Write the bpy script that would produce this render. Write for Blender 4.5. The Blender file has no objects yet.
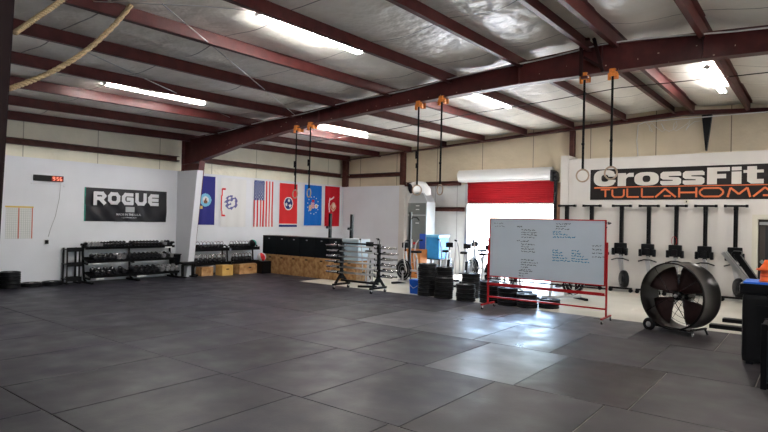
import bpy, bmesh, math, random
from mathutils import Vector, Matrix
random.seed(7)
sc = bpy.context.scene
COL = sc.collection
PI = math.pi
def V(*a): return Vector(a)

# ------------------------------------------------------------ camera
yaw, pit, rol = math.radians(37.73), math.radians(.4515), math.radians(-1.295)
fw = V(-math.sin(yaw)*math.cos(pit), math.cos(yaw)*math.cos(pit), math.sin(pit))
rt = V(math.cos(yaw), math.sin(yaw), 0)
dn = fw.cross(rt)
r2 = rt*math.cos(rol)+dn*math.sin(rol)
d2 = -rt*math.sin(rol)+dn*math.cos(rol)
CH = 1.83
cd = bpy.data.cameras.new('camera'); cam = bpy.data.objects.new('camera', cd); COL.objects.link(cam)
cd.sensor_width = 36; cd.lens = 560.1/768*36; cd.clip_end = 500
Mx = Matrix((( r2.x, -d2.x, -fw.x, 0), (r2.y, -d2.y, -fw.y, 0), (r2.z, -d2.z, -fw.z, CH), (0, 0, 0, 1)))
cam.matrix_world = Mx
sc.camera = cam

# ------------------------------------------------------------ world, sun, exposure
w = bpy.data.worlds.new('sky'); sc.world = w; w.use_nodes = True
nt = w.node_tree; bg = nt.nodes['Background']
sky = nt.nodes.new('ShaderNodeTexSky'); sky.sky_type = 'NISHITA'
sky.sun_disc = False; sky.sun_elevation = math.radians(48); sky.sun_rotation = math.radians(200)
sky.dust_density = 2.5; sky.air_density = 1.0
nt.links.new(sky.outputs[0], bg.inputs[0]); bg.inputs[1].default_value = 2.0
sl = bpy.data.lights.new('sun', 'SUN'); sl.energy = 22; sl.angle = .01; sl.color = (1, .96, .9)
so = bpy.data.objects.new('sun', sl); COL.objects.link(so)
sd = V(-.30, -.62, -.80).normalized()       # direction the light travels
so.rotation_euler = sd.to_track_quat('-Z', 'Y').to_euler()
def portal(loc, size, rot):
    l = bpy.data.lights.new('daylight_portal', 'AREA'); l.shape = 'RECTANGLE'; l.size, l.size_y = size
    l.cycles.is_portal = True
    o = bpy.data.objects.new('daylight_portal', l); COL.objects.link(o); o.location = loc; o.rotation_euler = rot
TUBE_POWER = 82.0
sc.view_settings.view_transform = 'Standard'; sc.view_settings.look = 'None'
sc.view_settings.exposure = 1.05; sc.view_settings.gamma = 1; sc.view_settings.use_curve_mapping = False

# ------------------------------------------------------------ materials
MATS = {}
def mat(name, col, rough=.5, metal=0, var=.0, vscale=6, bump=0, bscale=40, col2=None, emit=None, spec=None, coat=0):
    if name in MATS: return MATS[name]
    m = bpy.data.materials.new(name); m.use_nodes = True; n = m.node_tree; b = n.nodes['Principled BSDF']
    c = (*col, 1)
    b.inputs['Base Color'].default_value = c; b.inputs['Roughness'].default_value = rough; b.inputs['Metallic'].default_value = metal
    if spec is None and metal < .5 and rough >= .35: spec = .2 if max(col) > .05 else .12
    if spec is not None: b.inputs['Specular IOR Level'].default_value = spec
    if coat: b.inputs['Coat Weight'].default_value = coat; b.inputs['Coat Roughness'].default_value = .15
    tc = n.nodes.new('ShaderNodeTexCoord')
    if var or col2:
        t = n.nodes.new('ShaderNodeTexNoise'); t.inputs['Scale'].default_value = vscale; t.inputs['Detail'].default_value = 5
        n.links.new(tc.outputs['Object'], t.inputs['Vector'])
        r = n.nodes.new('ShaderNodeValToRGB'); r.color_ramp.elements[0].position = .35; r.color_ramp.elements[1].position = .68
        cb = col2 if col2 else tuple(min(1, x*(1+var)) for x in col)
        ca = col if col2 else tuple(x*(1-var) for x in col)
        r.color_ramp.elements[0].color = (*ca, 1); r.color_ramp.elements[1].color = (*cb, 1)
        n.links.new(t.outputs['Fac'], r.inputs[0]); n.links.new(r.outputs[0], b.inputs['Base Color'])
    if bump:
        t2 = n.nodes.new('ShaderNodeTexNoise'); t2.inputs['Scale'].default_value = bscale; t2.inputs['Detail'].default_value = 4
        n.links.new(tc.outputs['Object'], t2.inputs['Vector'])
        bp = n.nodes.new('ShaderNodeBump'); bp.inputs['Strength'].default_value = bump; bp.inputs['Distance'].default_value = .02
        n.links.new(t2.outputs['Fac'], bp.inputs['Height']); n.links.new(bp.outputs[0], b.inputs['Normal'])
    if emit:
        b.inputs['Emission Color'].default_value = (*emit[0], 1); b.inputs['Emission Strength'].default_value = emit[1]
    MATS[name] = m
    return m
M_steel = mat('red_oxide_steel', (.080, .017, .016), .45, 0, .22, 5, .05, 30, spec=.35)
M_steelb = mat('brown_girt_steel', (.085, .03, .024), .5, 0, .25, 6)
M_panel = mat('painted_white_panel', (.69, .705, .75), .55, 0, .03, 1.2)
M_panelr = mat('painted_white_board', (.66, .63, .60), .55, 0, .04, 1.2)
M_black = mat('black_powder_coat', (.0045, .0045, .0055), .38, 0, .1, spec=.15)
M_rubber = mat('black_rubber', (.006, .006, .007), .42, 0, .15, 20, .1, 60, spec=.18)
M_rubber2 = mat('worn_black_rubber', (.020, .020, .022), .45, 0, .2, 20)
M_iron = mat('cast_iron', (.016, .016, .019), .27, .3, .15, 30, spec=.5)
M_chrome = mat('chrome', (.62, .62, .64), .22, 1)
M_silver = mat('silver_aluminium', (.50, .50, .51), .35, .85)
M_white = mat('white_plastic', (.72, .72, .72), .4)
M_redp = mat('red_paint', (.42, .010, .014), .4, 0, .08, 8)
M_shut = mat('red_shutter_paint', (.50, .012, .022), .45, 0, .05, 4)
M_ply = mat('plywood', (.26, .125, .045), .6, 0, 0, 7, col2=(.52, .31, .14))
M_plyd = mat('plywood_amber', (.50, .29, .08), .6, 0, 0, 5, col2=(.62, .40, .13))
M_cone = mat('orange_plastic', (.85, .13, .03), .45, 0, .05)
M_strapo = mat('orange_strap', (.80, .26, .05), .6, 0, .15, 30)
M_webb = mat('black_webbing', (.006, .006, .006), .8, spec=.2)
M_blue = mat('blue_plastic', (.02, .13, .62), .4, 0, .05)
M_ltblue = mat('light_blue_plastic', (.04, .27, .60), .35, 0, .1)
M_rope = mat('manila_rope', (.50, .38, .22), .9, 0, .2, 60, .5, 90)
M_hvacd = mat('dark_grey_sheet_metal', (.15, .165, .16), .5, .2, .05)
M_hvacl = mat('light_grey_sheet_metal', (.42, .44, .45), .4, .5, .06, 3)
M_wboard = mat('whiteboard_enamel', (.53, .60, .69), .18, 0, .02, 2)
M_inkb = mat('black_marker_ink', (.05, .05, .06), .5)
M_inkc = mat('blue_marker_ink', (.03, .22, .42), .5)
M_cream = mat('cream_paint', (.62, .59, .50), .5)
M_bronze = mat('bronze_door_paint', (.05, .042, .038), .4)

def mat_insul(name, col, axis, period, seam, rough=.45, bump=.5, w=.012):
    m = bpy.data.materials.new(name); m.use_nodes = True; n = m.node_tree; b = n.nodes['Principled BSDF']
    g = n.nodes.new('ShaderNodeNewGeometry'); sp = n.nodes.new('ShaderNodeSeparateXYZ'); n.links.new(g.outputs['Position'], sp.inputs[0])
    md = n.nodes.new('ShaderNodeMath'); md.operation = 'PINGPONG'; md.inputs[1].default_value = period/2
    n.links.new(sp.outputs[axis], md.inputs[0])
    lt = n.nodes.new('ShaderNodeMath'); lt.operation = 'LESS_THAN'; lt.inputs[1].default_value = w; n.links.new(md.outputs[0], lt.inputs[0])
    no = n.nodes.new('ShaderNodeTexNoise'); no.inputs['Scale'].default_value = 1.3; no.inputs['Detail'].default_value = 6
    n.links.new(g.outputs['Position'], no.inputs['Vector'])
    rp = n.nodes.new('ShaderNodeValToRGB'); rp.color_ramp.elements[0].position = .3; rp.color_ramp.elements[1].position = .7
    rp.color_ramp.elements[0].color = (*[c*.88 for c in col], 1); rp.color_ramp.elements[1].color = (*col, 1)
    n.links.new(no.outputs['Fac'], rp.inputs[0])
    mx = n.nodes.new('ShaderNodeMix'); mx.data_type = 'RGBA'; mx.inputs[7].default_value = (*seam, 1)
    n.links.new(lt.outputs[0], mx.inputs[0]); n.links.new(rp.outputs[0], mx.inputs[6]); n.links.new(mx.outputs[2], b.inputs['Base Color'])
    b.inputs['Roughness'].default_value = rough
    n2 = n.nodes.new('ShaderNodeTexNoise'); n2.inputs['Scale'].default_value = 2.6; n2.inputs['Detail'].default_value = 3
    n.links.new(g.outputs['Position'], n2.inputs['Vector'])
    bp = n.nodes.new('ShaderNodeBump'); bp.inputs['Strength'].default_value = bump; bp.inputs['Distance'].default_value = .12
    n.links.new(n2.outputs['Fac'], bp.inputs['Height']); n.links.new(bp.outputs[0], b.inputs['Normal'])
    return m
M_ceil = mat_insul('vinyl_roof_insulation', (.82, .79, .72), 1, 1.83, (.22, .21, .2), .33, .6)
M_insl = mat_insul('vinyl_wall_insulation', (.78, .75, .62), 1, 1.83, (.38, .36, .28), .5, .4)
M_insb = mat_insul('tan_wall_insulation', (.68, .585, .43), 0, 1.83, (.22, .18, .13), .5, .4)
M_insw = mat_insul('white_wall_insulation', (.62, .62, .60), 0, .92, (.3, .29, .28), .5, .3)

def mat_concrete(name, a, b2, rough):
    m = mat(name, a, rough, 0, 0, .7, .15, 12, col2=b2); return m
M_conc = mat_concrete('sealed_concrete', (.50, .47, .40), (.64, .61, .54), .35)
M_conco = mat_concrete('outdoor_concrete', (.55, .54, .52), (.66, .65, .62), .8)

def mat_mat(name, col, rough, spec=.5):
    m = bpy.data.materials.new(name); m.use_nodes = True; n = m.node_tree; b = n.nodes['Principled BSDF']
    g = n.nodes.new('ShaderNodeNewGeometry'); oi = n.nodes.new('ShaderNodeObjectInfo')
    no = n.nodes.new('ShaderNodeTexNoise'); no.inputs['Scale'].default_value = 1.1; no.inputs['Detail'].default_value = 8; no.inputs['Roughness'].default_value = .65
    n.links.new(g.outputs['Position'], no.inputs['Vector'])
    mr = n.nodes.new('ShaderNodeMapRange'); mr.inputs[1].default_value = .3; mr.inputs[2].default_value = .7; mr.inputs[3].default_value = .45; mr.inputs[4].default_value = 1.9
    n.links.new(no.outputs['Fac'], mr.inputs[0])
    m2 = n.nodes.new('ShaderNodeMapRange'); m2.inputs[3].default_value = .82; m2.inputs[4].default_value = 1.18; n.links.new(oi.outputs['Random'], m2.inputs[0])
    mu = n.nodes.new('ShaderNodeMath'); mu.operation = 'MULTIPLY'; n.links.new(mr.outputs[0], mu.inputs[0]); n.links.new(m2.outputs[0], mu.inputs[1])
    vm = n.nodes.new('ShaderNodeVectorMath'); vm.operation = 'SCALE'; vm.inputs[0].default_value = col; n.links.new(mu.outputs[0], vm.inputs['Scale'])
    n.links.new(vm.outputs[0], b.inputs['Base Color'])
    n3 = n.nodes.new('ShaderNodeTexNoise'); n3.inputs['Scale'].default_value = 2.2; n3.inputs['Detail'].default_value = 6
    n.links.new(g.outputs['Position'], n3.inputs['Vector'])
    m3 = n.nodes.new('ShaderNodeMapRange'); m3.inputs[1].default_value = .3; m3.inputs[2].default_value = .7; m3.inputs[3].default_value = rough-.10; m3.inputs[4].default_value = rough+.12
    n.links.new(n3.outputs['Fac'], m3.inputs[0]); n.links.new(m3.outputs[0], b.inputs['Roughness'])
    b.inputs['Specular IOR Level'].default_value = spec
    n4 = n.nodes.new('ShaderNodeTexNoise'); n4.inputs['Scale'].default_value = 55; n.links.new(g.outputs['Position'], n4.inputs['Vector'])
    bp = n.nodes.new('ShaderNodeBump'); bp.inputs['Strength'].default_value = .25; bp.inputs['Distance'].default_value = .004
    n.links.new(n4.outputs['Fac'], bp.inputs['Height']); n.links.new(bp.outputs[0], b.inputs['Normal'])
    return m
M_mat = mat_mat('dusty_rubber_mat', (.0165, .0150, .0230), .46, .36)
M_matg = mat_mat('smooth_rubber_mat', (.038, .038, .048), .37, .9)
M_matd = mat_mat('dark_brown_rubber_mat', (.011, .007, .0075), .40, .4)
M_matf = mat_mat('faded_rubber_mat', (.026, .0215, .024), .50, .33)

# ------------------------------------------------------------ mesh builder
class MB:
    def __init__(s): s.bm = bmesh.new(); s.T = Matrix.Identity(4)
    def _f(s, vs, idx, mi=0, sm=False):
        vv = [s.bm.verts.new(s.T @ Vector(v)) for v in vs]
        for f in idx:
            try:
                fc = s.bm.faces.new([vv[i] for i in f]); fc.material_index = mi; fc.smooth = sm
            except ValueError: pass
        return vv
    def box(s, c, d, rz=0, bev=0, mi=0, R=None):
        x, y, z = d[0]/2, d[1]/2, d[2]/2
        R = R if R is not None else Matrix.Rotation(rz, 3, 'Z'); c = Vector(c)
        if bev > 0:
            t = bmesh.new(); bmesh.ops.create_cube(t, size=1)
            for v in t.verts: v.co = V(v.co.x*d[0], v.co.y*d[1], v.co.z*d[2])
            bmesh.ops.bevel(t, geom=list(t.edges), offset=min(bev, x*.9, y*.9, z*.9), segments=2, affect='EDGES', profile=.7)
            t.verts.index_update()
            s._f([c+R@v.co for v in t.verts], [[v.index for v in f.verts] for f in t.faces], mi); t.free()
        else:
            p = [c+R@V(a*x, b*y, e*z) for a in (-1, 1) for b in (-1, 1) for e in (-1, 1)]
            s._f(p, [(0, 1, 3, 2), (4, 6, 7, 5), (0, 4, 5, 1), (2, 3, 7, 6), (0, 2, 6, 4), (1, 5, 7, 3)], mi)
        return s
    def bb(s, x0, x1, y0, y1, z0, z1, bev=0, mi=0):
        return s.box(((x0+x1)/2, (y0+y1)/2, (z0+z1)/2), (abs(x1-x0), abs(y1-y0), abs(z1-z0)), 0, bev, mi)
    def bar(s, p, q, w=.04, h=.04, mi=0, bev=0):
        p, q = Vector(p), Vector(q); d = q-p; L = d.length
        R = d.to_track_quat('X', 'Z').to_matrix()
        return s.box((p+q)/2, (L, w, h), R=R, bev=bev, mi=mi)
    def tube(s, pts, r, seg=10, mi=0, cap=True, closed=False):
        pts = [Vector(p) for p in pts]; n = len(pts)
        rs = r if isinstance(r, (list, tuple)) else [r]*n
        rings = []; up = None
        for i, p in enumerate(pts):
            if closed: t = (pts[(i+1) % n]-pts[i-1])
            else: t = (pts[min(i+1, n-1)]-pts[max(i-1, 0)])
            t.normalize()
            if up is None: up = t.orthogonal().normalized()
            up = (up-t*up.dot(t)).normalized(); sd_ = t.cross(up)
            rings.append([s.bm.verts.new(s.T@(p+(up*math.cos(2*PI*k/seg)+sd_*math.sin(2*PI*k/seg))*rs[i])) for k in range(seg)])
        for i in range(n if closed else n-1):
            a, b = rings[i], rings[(i+1) % n]
            for k in range(seg):
                f = s.bm.faces.new((a[k], a[(k+1) % seg], b[(k+1) % seg], b[k])); f.smooth = True; f.material_index = mi
        if cap and not closed:
            for rg, rev in ((rings[0], True), (rings[-1], False)):
                f = s.bm.faces.new(list(reversed(rg)) if rev else rg); f.material_index = mi
        return s
    def cyl(s, p, q, r, seg=16, mi=0): return s.tube([p, q], r, seg, mi)
    def lathe(s, prof, c=(0, 0, 0), ax=(0, 0, 1), seg=20, mi=0, smooth=True):
        ax = Vector(ax).normalized(); u = ax.orthogonal().normalized(); v = ax.cross(u); c = Vector(c)
        rings = []
        for r, h in prof:
            rings.append([s.bm.verts.new(s.T@(c+ax*h+(u*math.cos(2*PI*k/seg)+v*math.sin(2*PI*k/seg))*max(r, 1e-4))) for k in range(seg)])
        for i in range(len(rings)-1):
            a, b = rings[i], rings[i+1]
            for k in range(seg):
                f = s.bm.faces.new((a[k], a[(k+1) % seg], b[(k+1) % seg], b[k])); f.smooth = smooth; f.material_index = mi
        return s
    def prism(s, poly, n0, n1, plane='XZ', mi=0):
        def mk(a, b, h): return {'XZ': (a, h, b), 'YZ': (h, a, b), 'XY': (a, b, h)}[plane]
        k = len(poly); vs = [mk(a, b, n0) for a, b in poly]+[mk(a, b, n1) for a, b in poly]
        s._f(vs, [tuple(range(k)), tuple(range(2*k-1, k-1, -1))]+[(i, i+k, (i+1) % k+k, (i+1) % k) for i in range(k)], mi)
        return s
    def build(s, name, mats, parent=None, normals=True):
        if normals: bmesh.ops.recalc_face_normals(s.bm, faces=s.bm.faces)
        me = bpy.data.meshes.new(name); s.bm.to_mesh(me); s.bm.free()
        for m in (mats if isinstance(mats, (list, tuple)) else [mats]): me.materials.append(m)
        o = bpy.data.objects.new(name, me); COL.objects.link(o)
        if parent: o.parent = parent
        return o
def tag(o, label=None, cat=None, group=None, kind=None):
    for k, v in (('label', label), ('category', cat), ('group', group), ('kind', kind)):
        if v: o[k] = v
    return o
def thing(name, label, cat, loc=(0, 0, 0), rz=0, group=None):
    o = bpy.data.objects.new(name, None); COL.objects.link(o); o.location = loc; o.rotation_euler = (0, 0, rz)
    o.empty_display_size = .1
    return tag(o, label, cat, group)
def struct(o): o['kind'] = 'structure'; return o
def dup(root, loc, rz=None, label=None, group=None):
    r = root.copy(); COL.objects.link(r); r.location = loc
    if rz is not None: r.rotation_euler = (0, 0, rz)
    if label: r['label'] = label
    if group: r['group'] = group
    for ch in list(root.children):
        c = ch.copy(); COL.objects.link(c); c.parent = r
        for g in list(ch.children):
            d = g.copy(); COL.objects.link(d); d.parent = c
    return r
ORD = ['first', 'second', 'third', 'fourth', 'fifth', 'sixth', 'seventh', 'eighth', 'ninth', 'tenth', 'eleventh', 'twelfth',
       'thirteenth', 'fourteenth', 'fifteenth', 'sixteenth', 'seventeenth', 'eighteenth', 'nineteenth', 'twentieth',
       'twenty-first', 'twenty-second', 'twenty-third', 'twenty-fourth', 'twenty-fifth', 'twenty-sixth', 'twenty-seventh', 'twenty-eighth']
def arc(c, r, a0, a1, n, f): return [f(c[0]+r*math.cos(a0+(a1-a0)*i/n), c[1]+r*math.sin(a0+(a1-a0)*i/n)) for i in range(n+1)]
def text_obj(s, w, h, name, m, parent, off=0.0, ext=.004, fit=True):
    """flat lettering in local XY (x right, y up), lower-left at the origin"""
    cu = bpy.data.curves.new(name, 'FONT'); cu.body = s; cu.size = 1; cu.offset = off; cu.extrude = 0.0; cu.resolution_u = 4
    t = bpy.data.objects.new(name, cu); COL.objects.link(t); bpy.context.view_layer.update()
    me = bpy.data.meshes.new_from_object(t.evaluated_get(bpy.context.evaluated_depsgraph_get()))
    bpy.data.objects.remove(t)
    xs = [v.co.x for v in me.vertices]; ys = [v.co.y for v in me.vertices]
    x0, x1, y0, y1 = min(xs), max(xs), min(ys), max(ys)
    for v in me.vertices: v.co = V((v.co.x-x0)/(x1-x0)*w, (v.co.y-y0)/(y1-y0)*h, 0)
    bm = bmesh.new(); bm.from_mesh(me)
    r = bmesh.ops.extrude_face_region(bm, geom=list(bm.faces))
    for g in r['geom']:
        if isinstance(g, bmesh.types.BMVert): g.co.z += ext
    bmesh.ops.recalc_face_normals(bm, faces=bm.faces)
    bm.to_mesh(me); bm.free(); me.materials.clear(); me.materials.append(m)
    o = bpy.data.objects.new(name, me); COL.objects.link(o); o.parent = parent
    return o

# ------------------------------------------------------------ room constants
XL, XR_, YB, YC, YF = -15.5, 9.6, 17.3, 16.5, -5.4
XRID = -2.95
def raftop(x): return 4.93-.062*abs(x-XRID)
def dz(y): return .016*(y-9.85)
def purz(x, y): return raftop(x)-.07+dz(y)          # purlin underside
# ------------------------------------------------------------ floor, ground
m = MB(); m.bb(XL-.2, XR_+.2, YF-.2, YB+.12, -.15, 0); struct(m.build('floor', M_conc))
m = MB(); m.bb(-60, 50, YB+.12, 90, -.20, -.04); struct(m.build('ground', M_conco))
m = MB(); m.bb(XR_+.2, 50, -50, YB+.12, -.20, -.04); m.bb(-60, XR_+.2, -50, YF-.2, -.20, -.04); struct(m.build('ground', M_conco))
# ------------------------------------------------------------ walls
m = MB(); m.bb(XL-.12, XL, YF, YB, 0, 3.2); struct(m.build('wall_left', M_panel))
m = MB(); m.bb(XL-.3, XL-.14, YF, YB+.1, 0, 4.75); struct(m.build('wall_left_upper', M_insl))
def oz(x): return 5.6
DX0, DX1, DZ = -9.67, -6.56, 3.24
m = MB(); m.bb(XL-.3, DX0, YB, YB+.12, 0, 3.15); struct(m.build('wall_back_lower', M_insw))
m = MB(); m.bb(XL-.3, DX1, YB, YB+.12, 3.15, 5.35); m.bb(DX1, XR_+.3, YB, YB+.12, 0, 5.35); struct(m.build('wall_back', M_insb))
m = MB(); m.bb(-15.44, -12.55, YB-.12, YB-.02, 0, 3.17); struct(m.build('wall_back_panel', M_panel))
m = MB(); m.bb(-12.53, -12.28, YB-.2, YB-.02, 0, 3.17); struct(m.build('trim_1', M_panelr))
# lettered wall on the right, furred out, with a doorway
GX0, GX1, GZ = -1.20, -.25, 2.12
m = MB(); m.bb(-5.85, GX0, YC, YB-.02, 0, 3.76); m.bb(GX1, XR_, YC, YB-.02, 0, 3.76); m.bb(GX0, GX1, YC, YB-.02, GZ, 3.76)
struct(m.build('wall_right_board', M_panelr))
m = MB(); m.bb(-6.08, -5.85, YC-.06, YB-.02, 0, 3.88); struct(m.build('trim_2', M_panelr))
m = MB(); m.bb(-5.85, GX0-.1, YC-.016, YC, 0, .12); struct(m.build('baseboard_back', M_panelr))
# unseen right wall; its tall opening is added to let fill daylight in
m = MB(); m.bb(XR_, XR_+.2, YF, 1.0, 0, 4.9); m.bb(XR_, XR_+.2, 5.2, YB+.1, 0, 4.9); m.bb(XR_, XR_+.2, 1.0, 5.2, 3.4, 4.9)
struct(m.build('wall_right', M_insl))
m = MB(); m.bb(XL-.3, XR_+.2, YF-.2, YF, 0, 5.3)
struct(m.build('wall_front', M_insl))
portal((XR_+.1, 3.1, 1.7), (3.4, 4.2), (0, PI/2, 0))
portal(((DX0+DX1)/2, YB+.1, 1.25), (3.0, 2.5), (-PI/2, 0, 0))
# ------------------------------------------------------------ roof insulation, sagging between the purlins
PX = [-15.2, -13.66, -12.13, -10.6, -9.07, -7.54, -6.01, -4.48, -3.2, -2.70, -1.42, .11, 1.64, 3.17, 4.70, 6.23, 7.76, 9.2]
edges = [XL-.28]+PX+[XR_+.1]
prof = []
for a, b in zip(edges[:-1], edges[1:]):
    for i in range(8):
        t = i/8; prof.append((a+(b-a)*t, -.085*math.sin(PI*t)*(min(1, (b-a)/1.3))))
prof.append((edges[-1], 0))
ys = [YF-.1+i*(YB+.2-YF)/48 for i in range(49)]
m = MB(); grid = []
for y in ys:
    row = []
    for x, s_ in prof:
        k = .8+.35*math.sin(y*1.7+x*3.1)+.25*math.sin(y*4.1+x)
        row.append(m.bm.verts.new((x, y, purz(x, y)+.222+s_*k)))
    grid.append(row)
for j in range(len(ys)-1):
    for i in range(len(prof)-1):
        f = m.bm.faces.new((grid[j][i], grid[j][i+1], grid[j+1][i+1], grid[j+1][i])); f.smooth = True
struct(m.build('ceiling', M_ceil, normals=False))
m = MB()
for x0, x1 in ((XL-.4, XRID), (XRID, XR_+.3)):
    m._f([(x0, YF-.4, purz(x0, 0)+.40), (x1, YF-.4, purz(x1, 0)+.40), (x1, YB+.5, purz(x1, YB)+.42), (x0, YB+.5, purz(x0, YB)+.42),
          (x0, YF-.4, purz(x0, 0)+.44), (x1, YF-.4, purz(x1, 0)+.44), (x1, YB+.5, purz(x1, YB)+.46), (x0, YB+.5, purz(x0, YB)+.46)],
         [(0, 1, 2, 3), (4, 7, 6, 5), (0, 4, 5, 1), (1, 5, 6, 2), (2, 6, 7, 3), (3, 7, 4, 0)])
struct(m.build('roof', M_hvacl))
# ------------------------------------------------------------ purlins
for i, x in enumerate(PX):
    m = MB(); sgn = 1 if x < XRID else -1
    for y0, y1 in ((YF, 9.85), (9.85, YB-.02)):
        a, b = purz(x, y0), purz(x, y1)
        def P(xx, zz, k): return (x+xx, y0 if k == 0 else y1, (a if k == 0 else b)+zz)
        for (xa, xb, za, zb) in ((-.006, .006, 0, .215), (0, sgn*.075, 0, .008), (-sgn*.075, 0, .207, .215), (sgn*.069, sgn*.075, 0, .028)):
            vs = [P(xa, za, 0), P(xb, za, 0), P(xb, zb, 0), P(xa, zb, 0), P(xa, za, 1), P(xb, za, 1), P(xb, zb, 1), P(xa, zb, 1)]
            m._f(vs, [(0, 1, 2, 3), (4, 7, 6, 5), (0, 4, 5, 1), (1, 5, 6, 2), (2, 6, 7, 3), (3, 7, 4, 0)])
    o = m.build('roof_purlin', M_steel)
    if x < -3.0: lab = 'dark red steel roof purlin, %s one counted from the left wall' % ORD[i]
    else: lab = 'dark red steel roof purlin, %s one to the right of the ridge' % ORD[max(0, i-9)]
    tag(o, lab, 'roof beam', 'roof purlins')
# ------------------------------------------------------------ main frames (tapered rafter and columns)
def strip(m, pts, y0, y1, t):
    for (xa, za), (xb, zb) in zip(pts[:-1], pts[1:]):
        m.prism([(xa, za), (xb, zb), (xb, zb+t), (xa, za+t)], y0, y1)
def frame(Y, label, inner=False):
    f = thing('roof_frame', label, 'steel frame', (0, Y, 0), 0, 'tapered steel roof frames')
    left = [(-15.05, 3.42), (-14.42, 3.50), (-12.75, 3.80), (-10.8, 4.06), (-9.67, 4.17), (-7.7, 4.30), (-6.0, 4.38), (-4.46, 4.43), (XRID, 4.43)]
    right = [(2*XRID-x, z) for x, z in reversed(left[:-1])]
    bot = left+right
    m = MB()
    top = [(-15.35, raftop(-15.35)), (XRID, raftop(XRID)), (9.45, raftop(9.45))]
    allx = sorted(set([p[0] for p in bot]))
    def bz(x):
        for (a, za), (b, zb) in zip(bot[:-1], bot[1:]):
            if a <= x <= b: return za+(zb-za)*(x-a)/(b-a)
        return bot[0][1]
    poly = bot+[(x, raftop(x)-.012) for x in reversed(allx)]
    for xa, xb in zip(allx[:-1], allx[1:]):
        m.prism([(xa, bz(xa)), (xb, bz(xb)), (xb, raftop(xb)-.012), (xa, raftop(xa)-.012)], -.005, .005)
    strip(m, [(x, raftop(x)-.014) for x in allx], -.1, .1, .014)
    strip(m, bot, -.1, .1, .014)
    for x in (-9.67, -4.46, XRID, -1.44):
        m.bb(x-.006, x+.006, -.09, .09, bz(x)+.012, raftop(x)-.014)
    m.build('rafter', M_steel, f)
    for s in (-1, 1):
        m = MB(); X = lambda x: XRID+s*(x-XRID)*-1 if s == 1 else x
        def Q(pts): return [(X(a), b) for a, b in pts]
        m.prism(Q([(-15.42, 0.02), (-15.03, .02), (-14.64, 3.42), (-15.05, 3.42), (-15.05, raftop(-15.05)), (-15.42, raftop(-15.42))]), -.006, .006)
        m.prism(Q([(-15.44, .02), (-15.42, .02), (-15.42, raftop(-15.42)), (-15.44, raftop(-15.44))]), -.1, .1)
        m.prism(Q([(-15.03, .02), (-15.015, .02), (-14.50, 3.48), (-14.515, 3.48)]), -.1, .1)
        m.prism(Q([(-15.4, 3.40), (-14.46, 3.48), (-14.46, 3.495), (-15.4, 3.415)]), -.09, .09)
        m.bb(min(X(-15.44), X(-14.96)), max(X(-15.44), X(-14.96)), -.12, .12, 0, .02)
        m.build('column', M_steel, f)
    m = MB()
    rr = random.Random(3)
    for i in range(46):
        x = -14+i*.29+rr.uniform(-.1, .1); z = raftop(x)-.05-rr.random()**2*(.3)
        m.box((x, -.006-.001, bz(x)+.03+rr.random()**3*.25), (.008+rr.random()*.02, .006, .006+rr.random()*.02), bev=0)
    m.build('paint_chip', mat('bare_primer', (.55, .42, .34), .8), f)
    return f
frame(9.85, 'heavy dark red tapered rafter crossing the whole ceiling, ring straps hang from it')
# previous frame, carried by an interior column
f0 = frame(2.25, 'dark red roof frame nearest the viewer with a slim column at the left edge')
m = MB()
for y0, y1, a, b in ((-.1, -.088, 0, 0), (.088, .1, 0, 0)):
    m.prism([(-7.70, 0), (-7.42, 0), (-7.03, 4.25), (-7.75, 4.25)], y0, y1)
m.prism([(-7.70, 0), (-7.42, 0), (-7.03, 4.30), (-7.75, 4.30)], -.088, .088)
m.build('interior_column', mat('shaded_column_steel', (.022, .010, .011), .5), f0)  # column stands in shade; that shade is put into its darker steel colour
m = MB(); m.cyl((-7.20, -.13, 3.22), (-7.20, -.09, 3.22), .03, 10); m.build('bolt_head', M_silver, f0)
# gusset brace near the ridge, facing the viewer
g = thing('hanger_bracket', 'dark steel hanger bracket bolted over the rafter beside the ridge rings', 'bracket', (0, 9.70, 0))
m = MB(); m.bar((-3.27, 0, 4.98), (-3.27, 0, 4.40), .05, .05); m.bar((-3.06, 0, 5.02), (-2.90, 0, 4.42), .05, .05); m.bar((-3.22, 0, 4.72), (-2.92, 0, 4.5), .04, .04)
m.build('brace_bar', mat('dark_brown_steel', (.03, .012, .012), .5), g)
m = MB(); m.box((-3.2, 0, 4.37), (.12, .07, .04)); m.build('clamp', M_steel, g); m = MB(); m.box((-3.2, 0, 5.02), (.14, .07, .04)); m.build('clamp', M_steel, g)
# ------------------------------------------------------------ end frame on the back wall
f = thing('end_frame', 'dark red gable beam with its posts along the back wall', 'steel frame', (0, YB-.13, 0))
m = MB()
def ebz(x): return 4.90-.052*abs(x-XRID)
def etz(x): return purz(x, YB)+.06
xs_ = [-15.4, -12.2, -9.07, -6.0, XRID, 0, 3, 6, 9.4]
for xa, xb in zip(xs_[:-1], xs_[1:]):
    m.prism([(xa, ebz(xa)), (xb, ebz(xb)), (xb, etz(xb)), (xa, etz(xa))], -.004, .02)
    m.prism([(xa, ebz(xa)), (xb, ebz(xb)), (xb, ebz(xb)+.012), (xa, ebz(xa)+.012)], -.1, .1)
m.build('beam', M_steel, f)
for x, wd, z0, z1 in ((-15.33, .22, 3.16, 4.3), (-12.42, .17, 3.19, 4.42), (-6.0, .13, 3.9, 4.72)):
    m = MB(); m.bb(x-wd/2, x+wd/2, -.09, .09, z0, z1); m.build('post', M_steelb, f)
m = MB(); m.prism([(-2.50, 4.86), (-2.26, 4.86), (-2.37, 3.90), (-2.40, 3.90)], -.06, .08); o = m.build('wedge_bracket', M_black, f)
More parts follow.
